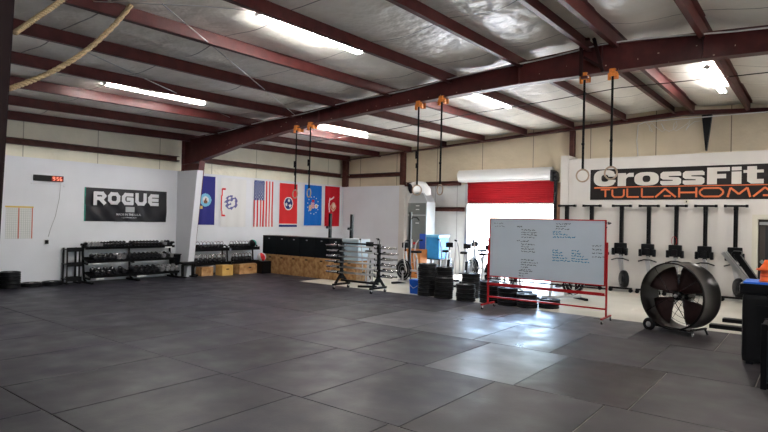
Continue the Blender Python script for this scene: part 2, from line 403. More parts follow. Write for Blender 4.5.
# girts
def girt(x0, x1, y0, y1, z, label, grp='wall girts', hh=.075):
    m = MB(); m.bb(x0, x1, y0, y1, z-hh, z-hh+.01); m.bb(x0, x1, y0, y1, z+hh-.01, z+hh)
    if abs(x1-x0) < abs(y1-y0): m.bb(x0, x0+.008, y0, y1, z-hh, z+hh); m.bb(x1-.008, x1, y0, y1, z-hh, z-hh+.03)
    else: m.bb(x0, x1, y1-.008, y1, z-hh, z+hh); m.bb(x0, x1, y0, y0+.008, z-hh, z+.0)
    tag(m.build('wall_girt', M_steelb), label, 'wall beam', grp)
girt(-15.62, -15.46, YF, 9.70, 3.57, 'dark red steel girt on the left wall above the clock')
girt(-15.62, -15.46, 9.99, 17.2, 3.62, 'dark red steel girt on the left wall above the flags')
girt(-15.2, -12.5, 17.10, 17.28, 3.60, 'brown steel girt in the far left corner of the back wall')
girt(-12.3, -9.95, 17.10, 17.28, 3.20, 'brown steel girt between the heater and the shutter housing')
girt(-11.5, -9.75, 17.10, 17.28, 2.28, 'short brown steel girt behind the heater beside the doorway')
# boxed-in column cover
m = MB(); m.prism([(-15.5, 0), (-14.88, 0), (-14.46, 3.19), (-15.5, 3.19)], 9.66, 9.86); struct(m.build('trim_3', M_panel))
# ------------------------------------------------------------ roll-up door
m = MB(); n = 12
m.bb(DX0-.02, DX1+.02, YB-.06, YB-.045, 2.50, 3.25)
for i in range(n):
    z = 2.51+i*.061; m.tube([(DX0, YB-.065, z+.03), (DX1, YB-.065, z+.03)], .024, 8)
dr = m.build('door_1', M_shut); struct(dr)
m = MB(); m.bb(DX0, DX1, YB-.09, YB-.03, 2.46, 2.505); m.build('bottom_bar', M_silver, dr)
m = MB()
pr = [(YB-.02, 3.22)]+[(YB-.24+.2*math.cos(a), 3.43+.20*math.sin(a)) for a in [math.radians(60+i*22) for i in range(9)]]+[(YB-.36, 3.22)]
m.prism([(a, b) for a, b in pr], DX0-.22, DX1-.02, 'YZ'); m.build('drum_housing', M_white, dr)
m = MB(); m.bb(DX1-.02, DX1+.06, YB-.42, YB-.03, 3.16, 3.52, .02); m.cyl((DX1+.05, YB-.25, 3.36), (DX1+.16, YB-.25, 3.36), .11); m.bb(DX1+.05, DX1+.2, YB-.35, YB-.2, 3.16, 3.3); m.build('drum_bracket', M_iron, dr)
for x in (DX0-.03, DX1+.03):
    m = MB(); m.bb(x-.045, x+.045, YB-.1, YB-.01, 0, 3.18); m.build('guide_rail', M_silver if x < -8 else M_iron, dr)
m = MB(); m.bb(DX1+.08, DX1+.32, YB-.05, YB-.005, 0, 3.15); struct(m.build('trim_4', mat('brown_ply', (.24, .13, .08), .7, 0, .2)))
# personnel door
d = MB(); d.bb(GX0+.06, GX1-.06, YC+.06, YC+.11, .02, GZ-.06, .004); dr = d.build('door_2', M_bronze); struct(dr)
m = MB(); m.bb(GX0+.2, GX1-.2, YC+.05, YC+.062, 1.0, 1.9); m.build('door_glass', mat('dark_glass', (.03, .03, .035), .08), dr)
m = MB(); m.bb(GX0+.10, GX1-.10, YC-.02, YC+.02, 1.0, 1.05); m.bb(GX0+.12, GX0+.16, YC, YC+.06, .98, 1.07); m.bb(GX1-.16, GX1-.12, YC, YC+.06, .98, 1.07); m.build('push_bar', M_silver, dr)
m = MB(); m.bb(GX0+.08, GX0+.5, YC-.01, YC+.06, 1.93, 2.0); m.build('door_closer', M_silver, dr)
m = MB(); m.bb(GX0-.07, GX0+.05, YC-.03, YC+.13, 0, GZ-.051); m.bb(GX1-.05, GX1+.07, YC-.03, YC+.13, 0, GZ-.051); m.bb(GX0-.07, GX1+.07, YC-.03, YC+.13, GZ-.05, GZ+.06)
m.build('door_frame', M_cream, dr)

# ------------------------------------------------------------ rubber mats
rows = [-3.29, -1.46, .37, 2.20, 4.03, 5.90, 7.75, 9.58, 11.40]
offs = {0: .2, 1: .5, 2: -3.08*1.83+1.22*5, 3: -3.01, 4: -2.90, 5: -1.46, 6: -2.98, 7: -2.4}
camloc = V(0, 0, CH)
def inview(x, y, mg=.25):
    v = V(x, y, 0)-camloc; zc = v.dot(fw)
    if zc < .3: return False
    px = 384+560*v.dot(r2)/zc; py = 216+560*v.dot(d2)/zc
    return -150 < px < 918 and -20 < py < 560
proto_meshes = {}
nm = 0
def lay(xa, xb, ya, yb, mm, label, group):
    g_ = .006
    m = MB(); cx, cy = (xa+xb)/2, (ya+yb)/2
    m.box((0, 0, .006), (xb-xa-g_*2, yb-ya-g_*2, .012), bev=.004)
    o = m.build('rubber_mat', mm); o.location = (cx, cy, 0)
    tag(o, label, 'floor mat', group); return o
for r in range(8):
    ya, yb = rows[r], rows[r+1]; x = offs[r]
    while x > -15.49: x -= 1.22
    while x < 3.0:
        xa, xb = max(x, -15.49), x+1.22
        if xb-xa > .1 and any(inview(a, b) for a in (xa, xb, (xa+xb)/2) for b in (ya, yb, (ya+yb)/2)):
            mx_ = (xa+xb)/2; lab = 'dusty charcoal rubber floor mat laid edge to edge with its neighbours'; mm = M_mat; gr = 'charcoal rubber floor mats'
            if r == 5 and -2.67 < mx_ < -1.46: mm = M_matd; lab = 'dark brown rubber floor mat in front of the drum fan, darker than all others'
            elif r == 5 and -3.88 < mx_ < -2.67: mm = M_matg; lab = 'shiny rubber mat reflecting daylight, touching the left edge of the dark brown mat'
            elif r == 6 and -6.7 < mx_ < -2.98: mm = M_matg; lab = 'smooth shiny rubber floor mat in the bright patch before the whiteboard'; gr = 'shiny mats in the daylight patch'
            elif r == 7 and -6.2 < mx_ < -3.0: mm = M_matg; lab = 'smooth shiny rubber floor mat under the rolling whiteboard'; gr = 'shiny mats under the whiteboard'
            elif r >= 2 and mx_ > -2.7: mm = M_matf; lab = 'faded brownish grey rubber floor mat on the right side of the floor'; gr = 'faded rubber floor mats'
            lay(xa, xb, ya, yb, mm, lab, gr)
        x += 1.22
x = -15.49
while x < -12.2:
    lay(x, min(x+1.22, -11.95), 11.40, 13.2, M_mat, 'charcoal rubber floor mat in the far left corner strip by the kettlebell racks', 'corner rubber floor mats'); x += 1.22
MT = .012

# ------------------------------------------------------------ fluorescent lights
M_tube = mat('glowing_tube', (1, 1, 1), .5, emit=((1.0, .97, .93), TUBE_POWER))
def light(x, y0, y1, z, label):
    t = thing('strip_light', label, 'ceiling light', (x, (y0+y1)/2, z), 0, 'fluorescent strip lights')
    L = y1-y0
    m = MB(); m.box((0, 0, .055), (.075, L, .05), bev=.01); m.build('housing', M_white, t)
    for s in (-1, 1):
        m = MB(); m.cyl((s*.052, -L/2+.04, .022), (s*.052, L/2-.04, .022), .017, 10); m.build('tube', M_tube, t)
    for s in (-1, 1):
        m = MB(); m.box((0, s*(L/2-.02), .025), (.14, .03, .05)); m.build('end_cap', M_silver, t)
    m = MB()
    for s in (-1, 1): m.cyl((0, s*L*.4, .08), (0, s*L*.4, .20+0*L), .006, 6)
    m.build('hanger', M_silver, t)
light(-11.25, 5.35, 7.65, 4.40, 'long glowing strip light nearest the left wall, over the clock')
light(-6.15, 5.0, 7.2, 4.63, 'long glowing strip light at the top centre, in front of the big rafter')
light(-11.3, 11.35, 13.6, 4.43, 'glowing strip light behind the rafter, above the flags')
light(-6.3, 11.2, 13.3, 4.78, 'glowing strip light behind the rafter, left of the middle rings')
light(-1.72, 12.2, 14.6, 4.87, 'glowing strip light behind the rafter at the right, beyond the ridge')
light(-1.7, 4.6, 7.0, 4.8, 'added strip light overhead in the right front bay out of the picture')  # from here on: unseen fixtures, added to fill out the hall's lighting
light(3.6, 4.6, 7.0, 4.5, 'added strip light over the right side, out of the picture')
light(3.6, 12.2, 14.6, 4.6, 'added strip light over the far right corner, out of the picture')

# ------------------------------------------------------------ cables and rods
def cable(name, pts, r, mm, label, cat, grp=None):
    m = MB(); m.tube(pts, r, 6); return tag(m.build(name, mm), label, cat, grp)
M_wire = mat('grey_wire', (.35, .35, .36), .5)
cond = [(x, 9.73, raftop(x)-.03+.02*math.sin(x*2)) for x in [-14.2+i*.4 for i in range(38)]]
cable('conduit', cond, .012, M_white, 'thin pale conduit running along the top of the big rafter', 'cable')
pts = [(x, 12.0, z) for x, z in ((-12.2, 4.15), (-9.37, 4.27), (-6.9, 4.45), (-4.8, 4.56), (-3.25, 4.66), (-1.2, 4.62), (.8, 4.60))]
cable('cable', pts, .009, M_black, 'thin black cable slung under the purlins behind the big rafter', 'cable')
cable('brace_rod', [(-9.1, 3.6, 4.46), (-11.7, 8.7, 4.33)], .008, M_silver, 'thin steel brace rod slanting under the left purlins', 'rod')
cable('brace_rod', [(-6.7, 3.9, 4.55), (-10.3, 9.6, 4.40)], .008, M_silver, 'thin steel brace rod slanting under the middle purlins', 'rod')
cable('cable', [(-7.5, 3.4, 4.60), (-6.6, 4.4, 4.66), (-6.15, 5.02, 4.69)], .008, M_white, 'white cable feeding the top centre strip light', 'cable')
cable('cable', [(-11.3, 4.0, 4.38), (-11.25, 4.8, 4.43), (-11.25, 5.36, 4.46)], .006, M_white, 'white cable feeding the strip light nearest the left wall', 'cable')
rr = random.Random(5)
pts = [(-3.95+.12*math.sin(i*.9)+i*.045, YB-.05, 4.84-.30*abs(math.sin(i*.55))-.02*(i % 3)) for i in range(30)]
cable('cable_loop', pts, .008, M_white, 'tangled loops of pale cable on the upper back wall above the lettered banner', 'cable')
pts = [(-4.12, YB-.06, 3.85), (-4.16, YB-.06, 4.3), (-4.13, YB-.06, 4.75), (-3.9, YB-.3, 4.9), (-3.3, YB-.32, 5.0), (-2.0, YB-.32, 4.98), (0, YB-.32, 4.92)]
cable('conduit', [(a, b, min(c, 4.78)) for a, b, c in pts], .014, M_white, 'pale bent conduit rising beside the wall above the lettered banner', 'cable')

# ------------------------------------------------------------ climbing ropes looped to the near column
def rope(pts, r, label):
    n = 60; P = [Vector(p) for p in pts]
    def bez(t):
        q = P[:]
        while len(q) > 1: q = [a.lerp(b, t) for a, b in zip(q[:-1], q[1:])]
        return q[0]
    c = [bez(i/n) for i in range(n+1)]
    m = MB()
    for k in range(3):
        pp = []
        for i, p in enumerate(c):
            t = (c[min(i+1, n)]-c[max(i-1, 0)]).normalized(); u = t.cross(V(0, 0, 1)).normalized(); v = t.cross(u)
            a = i*.9+k*2*PI/3; pp.append(p+(u*math.cos(a)+v*math.sin(a))*r*.55)
        m.tube(pp, r*.62, 7)
    return tag(m.build('climbing_rope', M_rope), label, 'rope', 'climbing ropes')
rope([(-7.40, 2.44, 3.25), (-7.45, 2.7, 3.42), (-7.48, 3.3, 3.72), (-7.25, 3.78, 4.62)], .030, 'thick tan climbing rope slanting from the near column, the lower and longer of the two')
rope([(-7.22, 2.42, 3.86), (-7.25, 2.5, 3.95), (-7.35, 2.75, 4.2), (-7.5, 3.1, 4.58)], .030, 'thick tan climbing rope in the top left corner, the upper and shorter of the two')

# ------------------------------------------------------------ gymnastic rings on straps
def ring_set(x, zt, zb, label, curl=False):
    t = thing('gymnastic_ring', label, 'gym ring', (x, 9.85, 0), 0, 'gymnastic rings on straps')
    m = MB()
    m.box((0, -.07, zt+.10), (.10, .10, .11), bev=.02); m.box((.035, -.02, zt+.05), (.05, .14, .10), rz=.4, bev=.015)
    m.box((-.045, -.10, zt+.02), (.04, .05, .12), rz=-.3, bev=.01)
    m.bb(-.045, .045, -.125, -.115, zt+.02, zt+.14); m.bb(-.045, .045, .115, .125, zt+.02, zt+.14)
    m.build('anchor_strap', M_strapo, t)
    m = MB(); m.bb(-.019, .019, -.075, -.068, zb+.20, zt+.12); m.bb(-.019, .019, -.083, -.076, zb+.20, zb+.9)
    if curl:
        m.box((-.02, -.09, zb+.85), (.05, .03, .16), rz=.5); m.box((-.01, -.09, zb+.62), (.045, .03, .1), rz=-.4)
    m.build('strap', M_webb, t)
    m = MB(); m.box((0, -.085, zb+.65), (.05, .02, .035)); m.build('buckle', M_iron, t)
    m = MB(); a = random.uniform(-.5, .5)
    m.tube([(.105*math.cos(k*PI/12)*math.cos(a), -.075+.105*math.cos(k*PI/12)*math.sin(a), zb+.105+.105*math.sin(k*PI/12)) for k in range(24)], .0145, 8, closed=True)
    m.build('ring', mat('wooden_ring', (.42, .32, .24), .5), t)
    return t
ring_set(-10.41, 4.02, 2.34, 'left ring of the farthest pair, hanging before the red state flag', True)
ring_set(-9.92, 4.06, 2.36, 'right ring of the farthest pair, hanging before the blue flag', True)
ring_set(-6.70, 4.22, 2.38, 'left ring of the middle pair, hanging in front of the heater', True)
ring_set(-6.13, 4.26, 2.38, 'right ring of the middle pair, beside the heater')
ring_set(-3.23, 4.32, 2.58, 'left ring of the nearest pair, over the white post')
ring_set(-2.76, 4.32, 2.61, 'right ring of the nearest pair, in front of the banner letter C')

# ------------------------------------------------------------ wall things, left wall (faces +X)
RL = Matrix(((0, 0, 1), (1, 0, 0), (0, 1, 0))).to_4x4()    # local x->+Y, y->+Z, z->+X
def onleft(o, x, y, z): o.matrix_local = Matrix.Translation((x, y, z)) @ RL
def cloth(name, w_, h_, design, mats, amp, parent=None, nx=44, ny=80, ph=0, folds=3):
    m = MB(); g_ = []
    for j in range(ny+1):
        row = []
        for i in range(nx+1):
            u, v = i/nx, j/ny
            d_ = .012+amp*(.5+.5*math.sin(u*folds*2*PI+ph+v*1.3))*(.25+.75*v)+amp*.3*math.sin(v*7+u*5+ph)*v
            row.append(m.bm.verts.new((u*w_, -v*h_, d_)))
        g_.append(row)
    for j in range(ny):
        for i in range(nx):
            f = m.bm.faces.new((g_[j][i], g_[j+1][i], g_[j+1][i+1], g_[j][i+1])); f.smooth = True
            f.material_index = design((i+.5)/nx, (j+.5)/ny)
    return m.build(name, mats, parent, normals=False)
F_navy = mat('navy_cloth', (.030, .032, .20), .8); F_white = mat('white_cloth', (.70, .70, .70), .8); F_red = mat('red_cloth', (.62, .03, .035), .8)
F_dred = mat('deep_red_cloth', (.42, .008, .018), .8); F_blue = mat('blue_cloth', (.01, .14, .55), .8); F_lb = mat('pale_blue_cloth', (.20, .50, .70), .8)
F_gold = mat('gold_cloth', (.62, .44, .14), .8); F_dblue = mat('dark_blue_cloth', (.02, .035, .16), .8); F_brown = mat('brown_cloth', (.18, .08, .05), .8)
F_tan = mat('tan_cloth', (.62, .45, .30), .8); F_purp = mat('slate_cloth', (.12, .12, .30), .8)
FW, FH = .92, 1.6
def star(du, dv, r):
    a = math.atan2(du, -dv); q = math.hypot(du, dv); k = (a*5/(2*PI)) % 1; k = abs(k-.5)*2    # 1 at tip
    return q < r*(.42+.58*k**1.6)
def d_navy(u, v):
    x, y = (u-.60)*FW, (v-.49)*FH; q = math.hypot(x, y)
    if q < .06 and abs(x+y*.5) < .03: return 3
    if q < .12: return 1 if not (y > .02 and abs(x) < .07) else 3
    if q < .165: return 2
    if q < .215: return 4
    if .30 > y > .20 and -.36 < x < -.12: return 5
    return 0
def d_army(u, v):
    x, y = (u-.42)*FW, (v-.50)*FH; q = math.hypot(x, y)
    if q < .235 and math.sin(x*41+1)+math.sin(y*47+x*20) > -.35 and not (x > -.02 and y > -.05 and q < .14): return 1
    xs2 = -.33+.02*math.sin(v*9)
    if abs(x-xs2) < .022 and abs(y) < .44: return 2
    if (abs(y+.43) < .03 or abs(y-.43) < .03) and xs2-.02 < x < xs2+.11: return 2
    return 0
def d_us(u, v):
    if u < .54 and v < .42:
        cx, cy = u/.54*9, v/.42*11
        i, j = int(cx), int(cy)
        if (i+j) % 2 == 0 and math.hypot((cx-i-.5)*.055, (cy-j-.5)*.061) < .019: return 2
        return 1
    return 0 if int(u*13) % 2 == 0 else 2
def d_tn(u, v):
    if v > .945: return 1
    if v > .925: return 2
    x, y = (u-.5)*FW, (v-.46)*FH; q = math.hypot(x, y)
    if q < .245:
        for a in (0.2, 2.3, 4.4):
            if star(x-.115*math.sin(a), y+.115*math.cos(a), .085): return 2
        if q < .205: return 1
        return 2
    return 0
def d_af(u, v):
    x, y = (u-.5)*FW, (v-.50)*FH; q = math.hypot(x, y)
    for k in range(13):
        a = k*2*PI/13
        if math.hypot(x-.30*math.cos(a), y-.34*math.sin(a)) < .024: return 1
    if abs(x+.02) < .09 and abs(y+.0) < .12: return 2 if (x+y) % .08 < .04 else 1
    if math.hypot((x+.15)/.9, (y-.10)/1.3) < .10: return 3
    if math.hypot(x-.18, y-.03) < .095: return 4 if math.hypot(x-.18, y-.03) < .05 else 1
    if abs(y+.17) < .04 and abs(x) < .07: return 2
    return 0
def d_mc(u, v):
    x, y = (u-.55)*FW, (v-.48)*FH
    q = math.hypot(x-.03, y)
    if q < .13: return 2 if q > .07 or x < .03 else 1
    if abs(math.hypot(x-.02, y-.03)-.165) < .02 and y > 0: return 2
    if -.30 < y < .27 and abs(x+.20-.04*math.sin(v*10)) < .03: return 3
    if abs(y+.29+(x+.05)*.5) < .03 and -.22 < x < .05: return 3
    if abs(x-.0) < .018 and .1 < y < .25: return 2
    return 0
def flag(y, z, w_, h_, des, mats, label, ph, cat='flag'):
    o = cloth('flag', w_, h_, des, mats, .022, ph=ph, folds=2.5); onleft(o, XL+.004, y, z); tag(o, label, cat, 'flags on the left wall')
flag(10.13, 3.12, .89, 1.56, d_navy, [F_navy, F_white, F_lb, F_brown, F_lb, F_gold], 'navy blue flag with a pale round seal, next to the boxed column', 0)
flag(11.22, 3.12, 1.05, 1.62, d_army, [F_white, F_purp, F_red], 'white flag with a blue round emblem and a red ribbon', 1)
flag(12.60, 3.13, .87, 1.62, d_us, [F_red, F_dblue, F_white], 'vertical flag with red and white stripes and blue star field', 2)
flag(13.78, 3.11, .87, 1.60, d_tn, [F_red, F_dblue, F_white], 'red flag with three white stars in a blue disc', 3.5)
flag(15.03, 3.13, .93, 1.56, d_af, [F_blue, F_white, F_red, F_tan, F_gold], 'bright blue flag with a ring of stars around an eagle emblem', 4.2)
flag(16.15, 3.15, .70+.16, 1.60, d_mc, [F_dred, F_white, F_tan, F_white], 'deep red flag with a tan globe emblem, in the corner', 5)

# black banner with white lettering
bn = thing('wall_banner', 'black vinyl banner with large white ROGUE lettering on the left wall', 'banner', (XL+.004, 6.94, 1.63))
bn.matrix_local = Matrix.Translation((XL+.004, 6.94, 1.63)) @ RL
BW, BH = 2.37, .91
def bd(u, v): return .015+.020*(.5+.5*math.sin(u*17+v*6))*(.2+.8*math.sin(PI*min(1, max(0, v))))+.010*math.sin(u*34-v*11)*v
m = MB(); g_ = []
for j in range(25):
    g_.append([m.bm.verts.new((i/70*BW, BH-j/24*BH, bd(i/70, j/24))) for i in range(71)])
for j in range(24):
    for i in range(70):
        f = m.bm.faces.new((g_[j][i], g_[j+1][i], g_[j+1][i+1], g_[j][i+1])); f.smooth = True
m.build('banner_sheet', mat('black_vinyl', (.012, .013, .018), .34, 0, .2, 4, spec=.3), bn, normals=False)
M_prt = mat('white_print', (.66, .67, .70), .5)
# wide block letters drawn as strokes
def stroke_word(word, x, y, w_, h_, gap, t, name, parent, z, mm, skew=0):
    n = len(word); lw = (w_-gap*(n-1))/n
    m = MB(); cnt = [0]
    def S(pts, X):
        for (a, b), (c, d_) in zip(pts[:-1], pts[1:]):
            p, q = V(X+a*lw, y+b*h_, z), V(X+c*lw, y+d_*h_, z)
            dd = (q-p).normalized()*t*.35
            cnt[0] += 1; o3 = V(0, 0, .0007*(cnt[0] % 9)); m.bar(p-dd+o3, q+dd+o3, t, .006)
    hx, hy = t/2/lw, t/2/h_
    L, R_, B, T_, C = hx, 1-hx, hy, 1-hy, .5
    k = .16
    G = {'R': [[(L, 0), (L, T_), (R_-k, T_), (R_, T_-.18), (R_, C+.16), (R_-k, C-.04), (L, C-.04)], [(C, C-.04), (R_, hy*.6)]],
         'O': [[(L, B+.2), (L, T_-.2), (L+k, T_), (R_-k, T_), (R_, T_-.2), (R_, B+.2), (R_-k, B), (L+k, B), (L, B+.2)]],
         'G': [[(R_, T_), (L+k, T_), (L, T_-.2), (L, B+.2), (L+k, B), (R_, B), (R_, C), (C, C)]],
         'U': [[(L, 1-hy*.4), (L, B+.2), (L+k, B), (R_-k, B), (R_, B+.2), (R_, 1-hy*.4)]],
         'E': [[(R_, T_), (L+k, T_), (L, T_-.2), (L, B+.2), (L+k, B), (R_, B)], [(L, C), (R_-.02, C)]]}
    for i, ch in enumerate(word):
        for st in G[ch]: S(st, x+i*(lw+gap))
    return m.build(name, mm, parent)
stroke_word('ROGUE', .20, .47, 1.90, .34, .05, .095, 'lettering', bn, .062, M_prt)
o = text_obj('MADE IN THE U.S.A.', .72, .06, 'small_lettering', M_prt, bn, .02); o.location = (.84, .17, .05)
o = text_obj('roguefitness.com', .45, .045, 'small_lettering', M_prt, bn, .01); o.location = (.98, .09, .05)
m = MB()
m.bb(1.10, 1.36, .27, .42, .045, .05)
m.build('printed_flag', mat('grey_print', (.40, .41, .44), .5), bn)
m = MB(); m.bb(-.01, .012, 0, BH, .0, .03); m.build('hem', mat('green_hem', (.03, .30, .22), .6), bn)

# digital clock
ck = thing('digital_clock', 'black digital wall clock with red glowing digits reading 9:56', 'clock', (XL+.004, 5.68, 2.63)); ck.matrix_local = Matrix.Translation((XL+.004, 5.68, 2.63)) @ RL
m = MB(); m.bb(0, .69, 0, .15, 0, .07, .01); m.build('case', M_black, ck)
m = MB(); m.bb(.40, .67, .015, .135, .071, .074); m.build('display', mat('red_display', (.10, .004, .004), .4, emit=((1, .03, .02), .04)), ck)
M_led = mat('red_led', (.9, .3, .2), .4, emit=((1, .30, .18), .9))
SEG = {'9': 'abcdfg', '5': 'acdfg', '6': 'acdefg'}
m = MB()
def digit(ch, x, y, w_=.040, h_=.082, t=.010):
    P = {'a': (0, 1, 1, 1), 'b': (1, .5, 1, 1), 'c': (1, 0, 1, .5), 'd': (0, 0, 1, 0), 'e': (0, 0, 0, .5), 'f': (0, .5, 0, 1), 'g': (0, .5, 1, .5)}
    for s_ in SEG[ch]:
        a, b, c, d_ = P[s_]; m.bar((x+a*w_, y+b*h_, .078), (x+c*w_, y+d_*h_, .078), t, .004)
digit('9', .430, .034); digit('5', .525, .034); digit('6', .600, .034)
m.box((.497, .055, .078), (.012, .012, .004)); m.box((.497, .092, .078), (.012, .012, .004))
m.build('digits', M_led, ck)
m = MB(); m.bb(-.04, .74, -.075, -.07, 0, .004); m.bb(-.045, -.03, -.08, -.06, 0, .01); m.bb(.72, .735, -.12, -.10, 0, .012); m.build('wall_bracket', M_silver, ck)
cable('power_cord', [(XL+.012, 6.33, 2.62), (XL+.015, 6.30, 2.2), (XL+.015, 6.22, 1.75), (XL+.02, 6.12, 1.45), (XL+.02, 6.06, 1.22)], .005, M_wire, 'thin cord hanging down the wall from the clock', 'cord')
ob = thing('wall_outlet', 'small wall outlet with a black plug below the clock', 'outlet', (XL+.002, 6.02, 1.09)); ob.matrix_local = Matrix.Translation((XL+.002, 6.02, 1.09)) @ RL
m = MB(); m.bb(-.04, .04, -.06, .06, 0, .012); m.build('cover_plate', M_white, ob)
m = MB(); m.bb(-.035, .035, -.05, .05, .012, .07, .012); m.build('plug', M_black, ob)
# score charts
cb = thing('score_chart', 'pair of gridded score charts taped to the wall with yellow and red tape', 'chart', (XL+.002, 5.11, 1.18)); cb.matrix_local = Matrix.Translation((XL+.002, 5.11, 1.18)) @ RL
M_grid = mat('chart_grid_ink', (.42, .45, .45), .7)
for x0, x1 in ((0, .26), (.29, .57)):
    m = MB(); m.bb(x0, x1, 0, .78, 0, .003); sh = m.build('sheet', mat('chart_paper', (.66, .67, .66), .7), cb)
    m = MB()
    for i in range(7): m.bb(x0+i*(x1-x0)/6-.003, x0+i*(x1-x0)/6+.003, 0, .74, .0032, .004)
    for j in range(14): m.bb(x0, x1, j*.055-.0025+.01, j*.055+.0025+.01, .0032, .004)
    m.build('grid_lines', M_grid, sh)
m = MB(); m.bb(-.02, .60, .76, .80, .004, .007); m.build('yellow_tape', mat('yellow_tape', (.68, .50, .16), .6), cb)
for x in (.275, .575):
    m = MB(); m.bb(x-.011, x+.011, 0, .76, .004, .007); m.build('red_tape', mat('red_tape', (.66, .17, .13), .6), cb)

# ------------------------------------------------------------ lettered banner on the right
bx0, bx1, bz0, bz1 = -5.22, -.45, 2.56, 3.43
bt = thing('wall_sign', 'long black sign with white CrossFit and orange TULLAHOMA lettering', 'sign', (bx0, YC-.002, bz0))
RB = Matrix(((1, 0, 0), (0, 0, -1), (0, 1, 0))).to_4x4()   # local x->+X, y->+Z, z->-Y
bt.matrix_local = Matrix.Translation((bx0, YC-.002, bz0)) @ RB
m = MB(); m.bb(0, bx1-bx0, 0, bz1-bz0, 0, .012); m.build('sign_panel', mat('black_sign_board', (.018, .015, .015), .45), bt)
M_cf = mat('pale_sign_lettering', (.60, .57, .53), .5)
M_or = mat('orange_sign_lettering', (.62, .16, .06), .5)
xx = .10; Wt = 4.22
# heavy block lettering: drawn from parts
def cf_letters():
    m = MB(); z0, z1 = .012, .02
    H1 = .43; base = .385
    def poly(pts, X): m.prism([(X+a, base+b) for a, b in pts], z0, z1, 'XY')
    def ring(X, w_, h_, t, th, a0=0, a1=2*PI, n=28, k=.75):
        def se(a, rx, ry):
            c, s_ = math.cos(a), math.sin(a)
            return (math.copysign(abs(c)**k, c)*rx, math.copysign(abs(s_)**k, s_)*ry)
        for i in range(n):
            aa, ab = a0+(a1-a0)*i/n, a0+(a1-a0)*(i+1)/n
            p, q = se(aa, w_/2, h_/2), se(ab, w_/2, h_/2); r_, s2 = se(ab, w_/2-t, h_/2-th), se(aa, w_/2-t, h_/2-th)
            m.prism([(X+w_/2+a, base+h_/2+b) for a, b in (p, q, r_, s2)], z0, z1, 'XY')
    x_ = 0
    CWd = .62; ring(.10, CWd, H1+.03, .21, .13, math.radians(38), math.radians(322)); 
    poly([(.10+CWd-.22, .27), (.10+CWd-.02, .27), (.10+CWd-.02, .33), (.10+CWd-.08, .38), (.10+CWd-.22, .33)], 0)
    poly([(.10+CWd-.22, .18), (.10+CWd-.02, .18), (.10+CWd-.02, .12), (.10+CWd-.08, .07), (.10+CWd-.22, .12)], 0)
    h = .36
    X = .76; poly([(0, 0), (.22, 0), (.22, .20), (.27, .25), (.42, .25), (.42, h), (.30, h), (.22, h-.05), (.22, h), (0, h)], X)
    X = 1.20; ring(X, .62, h+.01, .21, .095)
    for X in (1.86, 2.40):
        w_ = .50
        poly([(.06, h), (w_-.04, h), (w_, h-.04), (w_, h-.115), (.20, h-.115), (.20, h-.14), (.44, h-.155), (w_, h-.20), (w_, .05), (w_-.06, 0), (.05, 0), (0, .04), (0, .115),
              (.30, .115), (.30, .14), (.06, .155), (0, .20), (0, h-.05)], X)
    X = 2.96; poly([(0, 0), (.22, 0), (.22, .15), (.42, .15), (.42, .26), (.22, .26), (.22, .33), (.50, .33), (.50, H1), (0, H1)], X)
    X = 3.50; poly([(0, 0), (.21, 0), (.21, .31), (0, .31)], X); poly([(0, .34), (.21, .34), (.21, H1), (0, H1)], X)
    X = 3.75; poly([(.08, .27), (0, .27), (0, h-.02), (.08, h-.02), (.08, H1), (.28, H1), (.28, h-.02), (.42, h-.02), (.42, .27), (.28, .27), (.28, .11), (.42, .11), (.42, 0), (.16, 0), (.08, .06)], X)
    return m
cf_letters().build('white_lettering', M_cf, bt)
m = MB(); t = .045; z = .018
m.bb(.12, 4.7, .345, .365, .012, .02)
sc_ = [0]
def seg(pts):
    for p, q in zip(pts[:-1], pts[1:]):
        sc_[0] += 1; zz = .016+.0006*(sc_[0] % 5); m.bar((p[0], p[1], zz), (q[0], q[1], zz), t, .008)
y0, y1 = .075, .29
m.bb(.30, .56, y1-.02, y1+.02, .012, .02); seg([(.43, y0), (.43, y1)]); m.bb(.12, .75, .325, .345, .012, .02)   # T
seg([(.62, y1), (.62, y0+.05), (.67, y0), (.88, y0), (.93, y0+.05), (.93, y1)])                           # U
seg([(1.02, y1+.02), (1.02, y0), (1.32, y0)]); seg([(1.40, y1+.02), (1.40, y0), (1.70, y0)])                 # LL
seg([(1.74, y0-.01), (1.98, y1), (2.24, y0-.01)]); seg([(1.95, y0+.02), (2.12, y0+.02)])                     # A
seg([(2.32, y0-.02), (2.32, y1+.02)]); seg([(2.72, y0-.02), (2.72, y1+.02)]); seg([(2.32, .185), (2.72, .185)])  # H
seg([(2.88, y0), (3.24, y0), (3.32, .15), (3.32, .22), (3.24, y1), (2.88, y1), (2.80, .22), (2.80, .15), (2.88, y0)])  # O
seg([(3.42, y0-.02), (3.48, y1), (3.66, .13), (3.84, y1), (3.90, y0-.02)])                                  # M
seg([(3.96, y0-.01), (4.20, y1), (4.46, y0-.01)]); seg([(4.16, y0+.02), (4.34, y0+.02)])                     # A
m.build('orange_lettering', M_or, bt)
ob = thing('junction_box', 'tiny grey junction box on the wall under the lettered sign', 'switch box', (-2.72, YC-.002, 2.50))
m = MB(); m.bb(-.05, .05, -.04, 0, -.05, .05, .005); m.build('cover', M_cream, ob); m = MB(); m.bb(-.015, .015, -.05, -.04, -.02, .02); m.build('switch', M_iron, ob)

